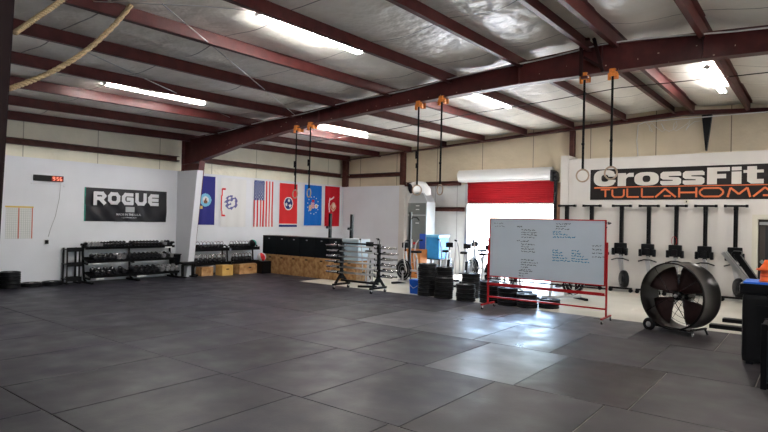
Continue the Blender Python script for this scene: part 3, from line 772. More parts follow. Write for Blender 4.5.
# ------------------------------------------------------------ rowing machines stored upright
def rower():
    t = thing('rowing_machine', '', 'rowing machine')
    m = MB(); m.bb(-.045, .045, -.06, .06, 1.0, 2.36, .008); m.bb(-.012, .012, -.075, -.06, 1.05, 2.3); m.build('rail', M_black, t)
    m = MB(); m.bb(-.24, .24, -.05, .05, 2.36, 2.41, .012); m.bb(-.26, -.20, -.06, .06, 2.35, 2.42, .01); m.bb(.20, .26, -.06, .06, 2.35, 2.42, .01); m.bb(-.05, .05, -.05, .05, 2.28, 2.38); m.build('rear_foot', M_black, t)
    m = MB(); m.bb(-.16, .16, -.14, -.02, 1.05, 1.36, .03); m.bb(-.21, -.13, -.20, -.08, 1.02, 1.22, .03); m.bb(.13, .21, -.20, -.08, 1.02, 1.22, .03); m.box((0, -.18, 1.16), (.12, .06, .16), bev=.02); m.build('seat_and_footrests', M_black, t)
    m = MB(); m.tube([(-.23, -.10, .88), (-.08, -.13, .93), (.08, -.13, .93), (.23, -.10, .88)], .017, 8); m.build('handle', M_iron, t)
    m = MB(); m.bar((0, -.05, 1.03), (.06, -.06, .58), .07, .06); m.bar((-.05, -.05, .95), (.10, -.06, .14), .035, .05); m.bar((.05, -.05, .95), (.0, -.06, .14), .03, .04); m.build('neck', M_silver, t)
    w_ = MB(); w_.lathe([(0, -.07), (.18, -.07), (.235, -.05), (.245, 0), (.235, .05), (.18, .07), (0, .07)], (.12, -.15, .37), (.80, .60, 0), 28)
    fl = w_.build('flywheel', M_black, t)
    m = MB(); m.lathe([(0, .078), (.16, .078), (.17, .072), (.17, .07)], (.12, -.15, .37), (-.80, -.60, 0), 24); m.build('grille', M_iron, fl)
    m = MB(); m.bb(-.30, .30, -.05, .05, .08, .13, .01); m.cyl((-.26, -.05, .05), (-.26, .05, .05), .05, 14); m.cyl((.27, -.05, .05), (.27, .05, .05), .05, 14); m.bb(-.03, .03, -.04, .04, .15, .3); m.build('front_foot', M_black, t)
    return t
r0 = rower()
rlab = ['upright rowing machine at the left end of the row, mostly hidden by the whiteboard', 'upright rowing machine second from the left, top showing over the whiteboard',
        'upright rowing machine just right of the whiteboard', 'upright rowing machine second from the whiteboard, left of the fan',
        'upright rowing machine behind the left half of the fan', 'upright rowing machine behind the right half of the fan', 'upright rowing machine at the right end nearest the brown door']
for i, x in enumerate((-5.84, -5.12, -4.30, -3.60, -2.93, -2.26, -1.60)):
    o = r0 if i == 0 else dup(r0, (0, 0, 0))
    o.location = (x, YC-.14, 0); o['label'] = rlab[i]; o['group'] = 'rowing machines stored upright'
m = MB(); m.bb(-4.72, -4.66, YC-.06, YC-.001, 1.0, 1.07, .005); tag(m.build('wall_plug', M_black), 'tiny black plug on the wall left of the third rowing machine', 'plug')
m = MB(); m.tube([(-2.96+.06*math.cos(a), YC-.24, 1.46+.12*math.sin(a)) for a in [k*PI/8 for k in range(16)]], .006, 6, closed=True); tag(m.build('jump_rope', M_redp), 'looped red jump rope hanging on a rowing machine', 'rope')

# ------------------------------------------------------------ whiteboard on wheels
wb = thing('rolling_whiteboard', 'large rolling whiteboard in a red frame covered in workout notes', 'whiteboard', (-5.50, 10.85, MT))
BWd = 2.39; tilt = 0
m = MB(); m.bb(.0, BWd-.03, -.02, .0, .70, 1.90); m.build('writing_panel', M_wboard, wb)
m = MB(); a, b = -.025, .025
m.bb(-.015, BWd-.01, -.035, .02, 1.90, 1.92); m.bb(-.015, BWd-.01, -.035, .02, .68, .70); m.bb(-.02, .0, -.035, .02, .68, 1.92); m.bb(BWd-.03, BWd-.01, -.035, .02, .68, 1.92)
m.build('board_frame', M_redp, wb)
for x in (-.04, BWd+.01):
    m = MB(); m.bb(x-.014, x+.014, -.02, .02, .10, 1.50); m.bar((x, -.30, .10), (x, .30, .10), .03, .03)
    m.build('leg', M_redp, wb)
m = MB(); m.bb(-.03, BWd, -.02, .02, .235, .265); m.build('lower_rail', M_redp, wb)
m = MB(); m.bb(-.03, BWd, -.07, .03, .50, .512); m.bb(-.03, BWd, -.08, -.07, .50, .555); m.bb(.2, BWd-.05, -.09, -.08, .52, .56); m.build('marker_tray', M_redp, wb)
m = MB(); m.tube([(-.03, -.03, .635), (BWd*.5, -.03, .63), (BWd, -.03, .635)], .014, 8); m.build('under_rail', M_iron, wb)
for x in (-.04, BWd+.01):
    for y in (-.28, .28):
        c_ = MB(); c_.bb(x-.012, x+.012, y-.012, y+.012, .055, .10); c_.bb(x-.02, x-.014, y-.02, y+.04, .03, .075); c_.bb(x+.014, x+.02, y-.02, y+.04, .03, .075)
        co = c_.build('caster', M_silver, wb); c_ = MB(); c_.cyl((x-.012, y+.025, .035), (x+.012, y+.025, .035), .035, 14); c_.build('wheel', M_iron, co)
ri = random.Random(11)
def scrib(m, x, z, w_, h_=.022, t=.005):
    xx = x
    while xx < x+w_:
        L = ri.uniform(.02, .07); n = max(2, int(L/.01)); pts = []
        for i in range(n+1): pts.append((xx+L*i/n, -.0225, z+(ri.random()-.2)*h_))
        for p, q in zip(pts[:-1], pts[1:]): m.bar(p, q, .001, t*1.5)
        xx += L+.018
def block(fn, mm):
    m = MB(); fn(m); m.build('handwriting', mm, wb)
for x, z, wd, hh, tt in ((.08, 1.80, .22, .03, .005), (.10, 1.745, .2, .022, .005), (.60, 1.74, .10, .03, .008), (.60, 1.45, .22, .035, .008), (2.36, 1.84, .06, .06, .014), (2.36, 1.77, .05, .05, .014)):
    block(lambda m: scrib(m, x, z, wd, hh, tt), M_inkb)
for x, z, n, a_, b_ in ((.70, 1.68, 4, .22, .1), (.70, 1.39, 4, .15, .15), (.70, 1.07, 5, .12, .25), (.66, .84, 3, .10, .16), (1.42, 1.82, 3, .1, .2), (2.13, 1.42, 4, .12, .10)):
    for k in range(n): block(lambda m: scrib(m, x, z-k*.05*(1.4 if x > 2 else 1), a_+b_*ri.random(), .026, .007), M_inkb)
for x, z, n, a_, b_ in ((1.36, 1.66, 3, .16, .15), (1.36, 1.30, 5, .12, .05), (1.74, 1.30, 5, .12, .05)):
    for k in range(n): block(lambda m: scrib(m, x, z-k*.05, a_+b_*k, .03, .010), M_inkc)

# ------------------------------------------------------------ drum fan
fa = thing('drum_fan', 'big black drum fan on small wheels at the mat edge', 'fan', (-1.97, 10.62, MT))
fc = V(0, 0, .63); ax = V(math.sin(math.radians(22)), math.cos(math.radians(22)), 0); sx = V(ax.y, -ax.x, 0); R0 = .565; FD = .50
M_fan = mat('black_fan_enamel', (.006, .0045, .0045), .30, 0, .2, 8, spec=.22)
m = MB(); m.lathe([(R0-.012, 0), (R0+.012, -.008), (R0+.014, .03), (R0, .05), (R0, FD-.05), (R0+.014, FD-.03), (R0+.012, FD), (R0-.012, FD), (R0-.014, FD-.02), (R0-.012, .02), (R0-.012, 0)], fc, ax, 48)
m.build('drum', M_fan, fa)
def disp(r, a, h): return fc+ax*h+sx*(r*math.cos(a))+V(0, 0, 1)*(r*math.sin(a))
m = MB()
for r in (.12, .22, .32, .42, .51): m.tube([disp(r, k*PI/20, FD-.03) for k in range(40)], .003, 5, closed=True)
for k in range(12): m.tube([disp(.07, k*PI/6, FD-.03), disp(R0-.01, k*PI/6, FD-.03)], .004, 5)
m.build('rear_guard', M_iron, fa)
m = MB()
for r in (.10, ): m.tube([disp(r, k*PI/14, .02) for k in range(28)], .004, 5, closed=True)
for k in range(4): m.tube([disp(.08, k*PI/2+.6, .02), disp(R0-.01, k*PI/2+.6, .02)], .006, 5)
m.build('front_guard', M_iron, fa)
m = MB(); m.lathe([(0, .14), (.06, .145), (.085, .18), (.085, .30), (0, .31)], fc, ax, 20); hub = m.build('hub', M_iron, fa)
m = MB(); m.lathe([(0, .12), (.03, .125), (.034, .14)], fc, ax, 12); m.build('hub_cap', M_silver, hub)
M_blade = mat('brown_grey_blade', (.060, .034, .034), .40, .1, .15)
for b in range(4):
    a0 = b*PI/2+PI/4; g_ = []; m = MB()
    for i in range(8):
        r = .07+i/7*.44; half = .34+.40*math.sin(min(1, (i+1)/6)*PI/2)*(1 if i < 7 else .9)
        row = []
        for j in range(7):
            t = j/6-.5; a = a0+t*half*2*(.8 if r > .2 else .9)
            row.append(m.bm.verts.new(disp(r, a, .22-t*.13)))
        g_.append(row)
    for i in range(7):
        for j in range(6):
            f = m.bm.faces.new((g_[i][j], g_[i+1][j], g_[i+1][j+1], g_[i][j+1])); f.smooth = True
    rb = bmesh.ops.solidify(m.bm, geom=list(m.bm.faces), thickness=.004)
    m.build('blade', M_blade, fa)
m = MB(); m.lathe([(0, .34), (.10, .34), (.11, .36), (.11, .55), (.09, .57), (0, .57)], fc, ax, 20); m.build('motor', M_iron, fa)
m = MB()
for s_ in (-1, 1): m.tube([disp(.10, s_*.5+(0 if s_ > 0 else 0), .45), disp(R0-.01, s_*.75, .45)], .014, 8); m.tube([disp(.10, PI+s_*.5, .45), disp(R0-.01, PI+s_*.75, .45)], .014, 8)
m.build('motor_mount', M_silver, fa)
m = MB()
for s_ in (-1, 1):
    p = sx*(s_*.34)
    m.bar(p+ax*.04+V(0, 0, .10), p+ax*(FD-.02)+V(0, 0, .10), .035, .03)
m.bar(-sx*.40+ax*.03+V(0, 0, .085), sx*.36+ax*.03+V(0, 0, .085), .03, .03)
m.bar(-sx*.34+ax*(FD-.06)+V(0, 0, .10), -sx*.36+ax*(FD-.04)+V(0, 0, .0), .03, .03); m.bar(sx*.34+ax*(FD-.06)+V(0, 0, .10), sx*.38+ax*(FD-.04)+V(0, 0, .0), .03, .03); m.bar(sx*.34+ax*.1+V(0, 0, .10), sx*.36+ax*.06+V(0, 0, .0), .03, .03)
m.build('stand', M_iron, fa)
for s_ in (-1,):
    p = -sx*.36+V(0, 0, .10)-ax*.03; m = MB()
    m.lathe([(.05, -.025), (.10, -.03), (.11, -.012), (.11, .012), (.10, .03), (.05, .025)], p-ax*.02, ax, 22); wh = m.build('wheel', M_rubber, fa)
    m = MB(); m.lathe([(0, -.03), (.02, -.032), (.05, -.018), (.055, 0), (.05, .018), (0, .02)], p-ax*.02, ax, 16); m.build('wheel_hub', M_silver, wh)
    m = MB(); m.lathe([(.05, -.025), (.10, -.03), (.11, -.012), (.11, .012), (.10, .03), (.05, .025)], p+ax*(FD-.04), ax, 22); wh = m.build('wheel', M_rubber, fa)
    m = MB(); m.cyl(p-ax*.02, p+ax*(FD-.04), .01, 8); m.build('axle', M_silver, fa)

# ------------------------------------------------------------ bumper plates
def plate():
    t = thing('bumper_plate', '', 'weight plate')
    m = MB(); m.lathe([(.026, .012), (.07, .012), (.10, .028), (.17, .028), (.19, .008), (.215, .004), (.224, .014), (.226, .03), (.219, .036), (.219, .064), (.226, .070), (.224, .088), (.215, .098), (.19, .094), (.17, .074), (.10, .074), (.07, .09), (.026, .09)], seg=30)
    m.build('rubber_body', M_rubber, t)
    m = MB(); m.lathe([(.026, .088), (.026, .014), (.055, .012), (.055, .0135), (.027, .0145), (.027, .0875), (.055, .0885), (.055, .092), (.026, .092)], seg=16); m.build('steel_hub', M_silver, t)
    return t
p0 = plate(); used = False
stacks = [(-7.60, 11.62, 8, 'tallest stack beside the blue bucket'), (-7.42, 12.12, 7, 'stack behind the second from the bucket'),
          (-7.05, 11.52, 5, 'second front stack from the blue bucket'), (-6.45, 11.50, 4, 'third front stack from the blue bucket'),
          (-6.66, 12.12, 6, 'rear stack in front of the bright doorway'), (-5.93, 11.68, 5, 'stack just left of the whiteboard leg'),
          (-5.45, 11.62, 4, 'first stack under the whiteboard'), (-5.00, 11.66, 3, 'second stack under the whiteboard'), (-4.62, 11.95, 2, 'rightmost stack under the whiteboard')]
for si, (x, y, n, nm_) in enumerate(stacks):
    nm_ = nm_
    for k in range(n):
        o = p0 if not used else dup(p0, (0, 0, 0)); used = True
        o.location = (x+random.uniform(-.012, .012), y+random.uniform(-.012, .012), k*.0985+(0 if y > 11.6 else 0)); o.rotation_euler = (0, 0, random.uniform(0, 6))
        o['label'] = 'bumper plate, %s from the floor, %s' % (ORD[k], nm_); o['group'] = 'stacked bumper plates'
# stacks at the far left wall
for x, y, n, nm_ in ((-15.24, 4.68, 4, 'stack at the left edge by the wall'), (-15.24, 5.145, 4, 'tall stack by the left wall'), (-15.24, 5.61, 1, 'low pile between tall wall stack and small shelf'), (-15.24, 6.08, 1, 'low pile beside the small shelf')):
    for k in range(n):
        o = dup(p0, (x, y, MT+k*.0985), random.uniform(0, 6)); o['label'] = 'bumper plate, %s from the floor, %s' % (ORD[k], nm_); o['group'] = 'plates along the left wall'

# ------------------------------------------------------------ dumbbell rack on the left wall
DY0, DY1 = 6.80, 9.36
dk = thing('dumbbell_rack', 'long black three tier dumbbell rack below the black banner', 'rack', (-15.05, DY0, MT))
L = DY1-DY0
levels = [(.95, -.16), (.60, -.02), (.22, .12)]     # shelf height, x offset (lower shelves stand further out)
for z, xo in levels:
    m = MB()
    R_ = Matrix.Rotation(math.radians(14), 3, 'Y')
    m.box((xo, L/2, z), (.30, L, .012), R=R_); m.box((xo+.145, L/2, z-.035), (.012, L, .07), R=R_); m.box((xo-.145, L/2, z+.055), (.012, L, .05), R=R_)
    m.build('shelf', M_black, dk)
for y in (.03, L/2, L-.03):
    m = MB(); m.tube([(-.02, y, 1.03), (-.16, y, 1.03), (-.24, y, .95), (-.20, y, .55), (-.12, y, .10), (.0, y, .04)], .03, 8); m.bar((-.30, y, .03), (.36, y, .03), .06, .05)
    m.bar((-.16, y, .52), (.05, y, .50), .04, .04); m.bar((-.1, y, .14), (.2, y, .12), .04, .04)
    m.build('upright', M_black, dk)
for y, z, xo in ((.08, .53, .14), (1.25, .15, .28), (.1, .15, .28), (2.2, .91, 0)):
    m = MB(); m.box((xo, y+.15, z-.02), (.008, .22, .035)); m.build('weight_label', M_white, dk)
def dumbbell(r, mm, hex_=True):
    t = thing('dumbbell', '', 'dumbbell'); 
    for s_ in (-1, 1):
        m = MB(); m.lathe([(0, 0), (r*.72, 0), (r, r*.25), (r, r*1.1), (r*.78, r*1.3), (0, r*1.3)], (s_*.055, 0, r), (s_, 0, 0), 8 if hex_ else 16, smooth=not hex_)
        m.build('head', mm, t)
    m = MB(); m.tube([(-.06, 0, r), (0, 0, r), (.06, 0, r)], [.013, .017, .013], 8); m.build('handle', M_chrome, t)
    return t
M_dbg = mat('grey_dumbbell_metal', (.30, .30, .31), .35, .6, .2, 20)
dbs = {}
def put_db(key, r, mm, x, y, z, lab, grp, rz=0):
    if key not in dbs: dbs[key] = o = dumbbell(r, mm); o.location = (x, y, z); o.rotation_euler = (0, math.radians(14), rz)
    else:
        o = dup(dbs[key], (x, y, z)); o.rotation_euler = (0, math.radians(14), rz)
    o['label'] = lab; o['group'] = grp
rowsdb = [('top', 0, [.10+i*.082 for i in range(10)]+[.93+i*.1 for i in range(3)]+[1.32+i*.1 for i in range(9)]+[2.28, 2.38, 2.47], lambda i: .043 if i < 8 else .050),
          ('middle', 1, [.20+i*.128 for i in range(8)]+[1.25+i*.128 for i in range(7)]+[2.15, 2.28, 2.40], lambda i: .062),
          ('bottom', 2, [.17, .33, .50, .68, .90, 1.22, 1.38, 1.54, 1.70, 1.86, 2.02, 2.18, 2.33, 2.48], lambda i: .075)]
for nm_, li, ysl, rf in rowsdb:
    z, xo = levels[li]
    for i, yy in enumerate(ysl):
        r = rf(i); grey = (li == 0 and i in (0, 1, 2, 3, 4, 22)) or (li == 1 and i in (5, 6, 15, 17)) or (li == 2 and i >= 10)
        key = (r, grey)
        lab = '%s dumbbell, %s from the left on the %s shelf of the long rack' % ('grey metal' if grey else 'black', ORD[i], nm_)
        put_db(key, r, M_dbg if grey else M_iron, -15.05+xo, DY0+yy, MT+z+.022, lab, 'dumbbells on the long rack')
# small side shelf
ss = thing('storage_shelf', 'small black three tier shelf left of the dumbbell rack', 'shelf', (-15.28, 6.555, MT))
for z in (.12, .50, .88):
    m = MB(); m.bb(-.14, .16, -.19, .19, z, z+.02); m.bb(.15, .165, -.19, .19, z-.05, z+.06); m.build('shelf_board', M_black, ss)
for y in (-.16, .14):
    m = MB(); m.bb(-.12, -.08, y-.02, y+.02, 0, .93); m.bb(-.15, .18, y-.025, y+.025, 0, .04); m.bb(.11, .14, y-.015, y+.015, 0, .9); m.build('upright', M_black, ss)
# chrome handles lying on it
for k, (yy, z) in enumerate(((6.44, .14), (6.55, .14), (6.66, .14))):
    tt = thing('triangle_grip', 'silver triangle grip on the bottom of the small shelf, %s from the left' % ORD[k], 'gym grip', (-15.25, yy, MT+z), 0, 'triangle grips')
    m = MB(); m.tube([(0, -.05, .03), (0, .05, .03)], .016, 8); m.build('grip', M_iron, tt); m = MB(); m.tube([(0, -.05, .02), (.10, 0, .012), (0, .05, .02)], .006, 6); m.build('bar', M_silver, tt)
# flat bench at the right end
bn2 = thing('flat_bench', 'low black bench between the dumbbell rack and the boxed column', 'bench', (-14.75, 9.38, MT))
m = MB(); m.bb(-.14, .14, -.02, .46, .40, .46, .02); m.build('seat_pad', M_black, bn2)
m = MB(); m.bar((0, .05, .37), (0, .42, .37), .05, .05); m.build('spine', M_iron, bn2)
for y in (.06, .40):
    m = MB(); m.bb(-.03, .03, y-.03, y+.03, .02, .38); m.bb(-.18, .18, y-.03, y+.03, 0, .04); m.build('leg', M_black, bn2)
bn3 = thing('weight_bin', 'small black slanted bin on legs at the right end of the dumbbell rack', 'bin', (-15.18, 9.44, MT))

m = MB(); m.prism([(-.12, .42), (.12, .36), (.18, .66), (-.14, .66)], -.09, .09, 'XZ'); m.bb(-.16, .20, -.10, .10, .65, .68); m.build('hopper', M_black, bn3)
for x in (-.10, .10):
    m = MB(); m.bb(x-.02, x+.02, -.03, .03, 0, .42); m.build('leg', M_black, bn3)

# ------------------------------------------------------------ kettlebell racks
def kb(r, mm):
    t = thing('kettlebell', '', 'kettlebell')
    m = MB(); m.lathe([(0, 0), (r*.6, 0), (r*.9, r*.35), (r, r*.85), (r*.88, r*1.4), (r*.5, r*1.8), (0, r*1.9)], seg=16); m.build('bell', mm, t)
    m = MB(); m.tube([(0, -r*.62, r*1.45), (0, -r*.92, r*2.2), (0, -r*.66, r*2.95), (0, 0, r*3.2), (0, r*.66, r*2.95), (0, r*.92, r*2.2), (0, r*.62, r*1.45)], r*.17, 8); m.build('handle', M_chrome if mm is M_iron else mm, t)
    return t
kbs = {}
for rk, (y0, y1, nm_) in enumerate(((9.96, 11.28, 'left'), (11.36, 12.52, 'right'))):
    t = thing('kettlebell_rack', 'black two tier kettlebell rack, the %s one of the pair under the flags' % nm_, 'rack', (-15.10, y0, MT), 0, 'kettlebell racks'); L = y1-y0
    for z, xo in ((.82, -.08), (.38, .04)):
        m = MB(); m.bb(xo-.17, xo+.17, 0, L, z-.03, z-.005); m.bb(xo+.16, xo+.175, 0, L, z-.09, z+.02); m.build('shelf', M_black, t)
    for y in (.05, L-.06):
        m = MB(); m.tube([(.02, y, .86), (-.08, y, .90), (-.22, y, .84), (-.18, y, .4), (-.05, y, .08)], .028, 8); m.bb(-.28, .25, y-.03, y+.03, 0, .05); m.bar((-.05, y, .06), (.12, y, .36), .04, .04); m.build('upright', M_black, t)
    for lv, (z, xo, n) in enumerate(((.82, -.08, 9 if rk == 0 else 8), (.38, .04, 7 if rk == 0 else 6))):
        for i in range(n):
            r = .066 if lv == 0 else .080
            yy = y0+.12+(L-.30)*i/(n-1) if not (rk == 1 and lv == 1) else y0+.12+(L-.5)*i/(n-1)
            key = r
            if key not in kbs: kbs[key] = o = kb(r, M_iron)
            else: o = dup(kbs[key], (0, 0, 0))
            o.location = (-15.10+xo, yy, MT+z-.005); o.rotation_euler = (0, 0, random.uniform(-.35, .35)+(PI/2 if False else 0))
            o['label'] = 'cast iron kettlebell, %s from the left on the %s shelf of the %s kettlebell rack' % (ORD[i], 'upper' if lv == 0 else 'lower', nm_); o['group'] = 'kettlebells on racks'
def wbox(name, x, y, z, sx_, sy, sz, mm, label, cat, grp=None, hole=None, rz=0, holeside='x'):
    t = thing(name, label, cat, (x, y, z), rz, grp)
    m = MB(); m.bb(-sx_/2, sx_/2, -sy/2, sy/2, 0, sz, .006); m.build('box_body', mm, t)
    if hole:
        m = MB()
        hz = hole
        if holeside == 'x': m.bb(sx_/2+.0005, sx_/2+.003, -.055, .055, hz-.017, hz+.017, 0)
        else: m.bb(-.055, .055, -sy/2-.003, -sy/2-.0005, hz-.017, hz+.017, 0)
        m.build('hand_hole', M_black, t)
    return t
wbox('plyo_box', -14.86, 10.27, MT, .3, .42, .27, M_ply, 'small plain plywood box under the left kettlebell rack', 'wooden box', 'boxes under the kettlebell racks')
wbox('plyo_box', -14.60, 10.80, MT, .34, .40, .32, M_plyd, 'amber plywood box standing between the two kettlebell racks', 'wooden box', 'boxes under the kettlebell racks', .2)
wbox('plyo_box', -14.66, 11.70, MT, .36, .84, .31, M_ply, 'wide plywood box under the right kettlebell rack', 'wooden box', 'boxes under the kettlebell racks', .2)
# balls
def ball(x, y, z, r, cols, label):
    m = MB(); n, s_ = 12, 18
    rings = [[m.bm.verts.new((r*math.sin(PI*i/n)*math.cos(2*PI*k/s_), r*math.sin(PI*i/n)*math.sin(2*PI*k/s_), r-r*math.cos(PI*i/n))) for k in range(s_)] for i in range(1, n)]
    b0 = m.bm.verts.new((0, 0, 0)); b1 = m.bm.verts.new((0, 0, 2*r))
    for k in range(s_):
        m.bm.faces.new((b0, rings[0][(k+1) % s_], rings[0][k])).material_index = (k//3) % len(cols)
        m.bm.faces.new((b1, rings[-1][k], rings[-1][(k+1) % s_])).material_index = (k//3) % len(cols)
        for i in range(n-2): m.bm.faces.new((rings[i][k], rings[i][(k+1) % s_], rings[i+1][(k+1) % s_], rings[i+1][k])).material_index = (k//3) % len(cols)
    for f in m.bm.faces: f.smooth = True
    o = m.build('medicine_ball', cols); o.location = (x, y, z); o.rotation_euler = (.3, .2, -.9); tag(o, label, 'ball')
wbox('storage_crate', -14.38, 12.17, MT, .32, .38, .40, M_black, 'black crate at the end of the kettlebell racks, carrying a coloured ball', 'crate')
ball(-14.40, 12.17, MT+.40, .14, [F_red, F_white, F_blue, F_white], 'red, white and blue ball on the black crate by the wooden boxes')
ball(-15.12, 12.36, MT+.82, .13, [M_black, mat('teal_cloth', (.02, .30, .24), .6), M_black], 'black and teal ball on the right end of the upper kettlebell shelf')
# ------------------------------------------------------------ plyo boxes: wood below, black above
wx = [-14.55, -14.02, -13.43, -12.90, -12.27, -11.62, -11.10, -10.53]
wl = []
for i in range(7):
    a, b = wx[i], wx[i+1]
    wbox('plyo_box', (a+b)/2, 12.66, MT, b-a-.015, .60, .625, M_ply, 'plywood plyo box on the floor, %s from the left in the corner row' % ORD[i], 'wooden box', 'plywood plyo boxes', .53, 0, 'y')
for i in range(6):
    a, b = wx[i]-.12 if i == 0 else wx[i], wx[i+1]
    t = wbox('plyo_box', (a+b)/2, 12.66, MT+.626, b-a-.02, .60, .61, mat('black_plyo_board', (.006, .008, .010), .4), 'black plyo box on top of the wooden ones, %s from the left' % ORD[i], 'box', 'black plyo boxes')
    m = MB(); m.bb(-.035, .035, -.305, -.302, .50, .53); m.build('hand_hole', mat('pale_cut_edge', (.30, .32, .34), .6), t)
t = thing('storage_bin', 'pale blue translucent bin at the right end of the black boxes', 'bin', (-10.78, 12.62, MT+.626))
m = MB(); m.bb(-.31, .31, -.26, .26, 0, .62, .02); m.build('bin_body', mat('pale_blue_bin', (.40, .52, .60), .3), t)
m = MB(); m.bb(-.32, .32, -.27, .27, .56, .63, .015); m.build('lid', mat('pale_bin_lid', (.52, .60, .66), .35), t)
def stand(x, y, h, label):
    t = thing('squat_stand', label, 'squat stand', (x, y, 0), 0, 'upright squat stands')
    m = MB(); m.bb(-.04, .04, -.04, .04, .04, h); m.build('upright', M_black, t)
    m = MB(); m.bb(-.3, .3, -.04, .04, 0, .05); m.bb(-.04, .04, -.3, .3, 0, .05); m.build('base', M_black, t)
    m = MB(); m.bb(-.05, .05, -.14, -.04, h-.5, h-.47); m.bb(-.05, .05, -.15, -.14, h-.5, h-.42); m.build('bar_hook', M_iron, t)
stand(-12.72, 13.55, 2.02, 'tall black squat stand upright behind the black boxes, the left one'); stand(-11.78, 13.55, 2.0, 'tall black squat stand upright behind the black boxes, the right one')
stand(-12.45, 14.3, 1.58, 'shorter black squat stand upright beside the right tall one')

# ------------------------------------------------------------ barbell cart
bc = thing('barbell_cart', 'black wheeled cart holding barbells in tiers at the mat edge', 'rack', (-9.28, 11.02, MT))
bcx = (-.62, .62)
for x in bcx:
    m = MB(); m.bb(x-.03, x+.03, -.04, .04, .26, 1.22); m.bar((x, 0, .40), (x, -.24, .14), .05, .05); m.bar((x, 0, .40), (x, .24, .14), .05, .05); m.bb(x-.03, x+.03, -.32, .32, .10, .15); m.build('upright', M_black, bc)
    m = MB()
    for k in range(6):
        z = .40+k*.14
        for s_ in (-1, 1): m.bar((x, s_*.03, z), (x, s_*.17, z+.01), .02, .02); m.bar((x, s_*.165, z), (x, s_*.175, z+.05), .02, .015)
    m.build('bar_hook', M_black, bc)
    for y in (-.28, .28):
        c_ = MB(); c_.bb(x-.02, x+.02, y-.02, y+.02, .05, .10); cc = c_.build('caster', M_silver, bc); c_ = MB(); c_.cyl((x-.015, y, .04), (x+.015, y, .04), .04, 14); c_.build('wheel', M_iron, cc)
m = MB(); m.bb(bcx[0], bcx[1], -.025, .025, .20, .25); m.build('lower_crossbar', M_black, bc); m = MB(); m.bb(bcx[0], bcx[1], -.025, .025, 1.18, 1.22); m.build('crossbar', M_black, bc)
m = MB(); m.tube([(.62, 0, 1.2), (.64, 0, 1.32), (.60, 0, 1.36), (.52, 0, 1.35)], .012, 6); m.build('handle', M_black, bc)
def barbell():
    t = thing('barbell', '', 'barbell')
    m = MB(); m.cyl((-.66, 0, 0), (.66, 0, 0), .014, 8); m.build('shaft', M_silver, t)
    for s_ in (-1, 1):
        m = MB(); m.cyl((s_*.69, 0, 0), (s_*1.10, 0, 0), .025, 12); m.build('sleeve', M_chrome, t)
        m = MB(); m.cyl((s_*.655, 0, 0), (s_*.69, 0, 0), .04, 12); m.build('collar', M_iron, t)
    return t
b0 = None
for s_, sn in ((-1, 'near'), (1, 'far')):
    for k in range(6):
        if b0 is None: b0 = o = barbell()
        else: o = dup(b0, (0, 0, 0))
        o.location = (-9.28+.02+.03*math.sin(k*2.1), 11.02+s_*.10, MT+.40+k*.14+.031)
        o['label'] = 'steel barbell on the %s side of the cart, %s from the bottom' % (sn, ORD[k]); o['group'] = 'barbells on the cart'

# ------------------------------------------------------------ air bikes
def bike(mm, wheelmat):
    t = thing('air_bike', '', 'exercise bike')
    m = MB()
    m.bar((-.5, 0, .08), (.55, 0, .08), .06, .05); m.bar((-.30, 0, .08), (-.18, 0, .75), .06, .05); m.bar((.12, 0, .08), (.28, 0, .95), .06, .05); m.bar((-.25, 0, .42), (.2, 0, .42), .05, .05)
    m.bar((.28, .10, .40), (.28, .10, .10), .03, .05); m.bar((.28, -.10, .40), (.28, -.10, .10), .03, .05); m.build('frame', mm, t)
    w_ = MB(); w_.lathe([(0, -.05), (.27, -.05), (.30, -.03), (.30, .03), (.27, .05), (0, .05)], (.34, 0, .42), (0, 1, 0), 28); fwl = w_.build('fan_wheel', wheelmat, t)
    m = MB()
    for r in (.10, .18, .27): m.tube([(.34+r*math.cos(k*PI/12), -.055, .42+r*math.sin(k*PI/12)) for k in range(24)], .006, 5, closed=True)
    for r in (.10, .18, .27): m.tube([(.34+r*math.cos(k*PI/12), .055, .42+r*math.sin(k*PI/12)) for k in range(24)], .006, 5, closed=True)
    m.build('wheel_cage', M_silver, fwl)
    m = MB(); m.cyl((-.18, 0, .72), (-.14, 0, .92), .022, 10); m.build('seat_post', M_silver, t)
    m = MB(); m.box((-.15, 0, .96), (.27, .20, .07), bev=.03); m.build('seat', M_black, t)
    for s_ in (-1, 1):
        m = MB(); m.tube([(.05, s_*.17, .40), (.16, s_*.20, .80), (.10, s_*.24, 1.20), (.02, s_*.25, 1.28), (-.10, s_*.25, 1.29)], .017, 8); m.build('handlebar', mm, t)
        m = MB(); m.bar((-.02, s_*.10, .34), (-.02+.14*s_, s_*.10, .34), .03, .02); m.box((-.02+.15*s_, s_*.15, .34), (.09, .09, .025)); m.build('pedal', M_black, t)
    m = MB(); m.tube([(-.14, -.25, 1.29), (-.02, -.25, 1.285)], .024, 8); m.tube([(-.14, .25, 1.29), (-.02, .25, 1.285)], .024, 8); m.build('grip', M_black, t); m = MB(); m.box((.30, 0, 1.13), (.06, .22, .15), bev=.01); m.bar((.28, 0, .93), (.30, 0, 1.1), .03, .03); m.build('monitor', M_black, t)
    for x in (-.5, .55):
        m = MB(); m.bb(x-.04, x+.04, -.26, .26, 0, .06, .01); m.build('foot', M_black, t)
    return t
bk = bike(mat('pale_grey_bike_paint', (.50, .50, .51), .4), M_black)
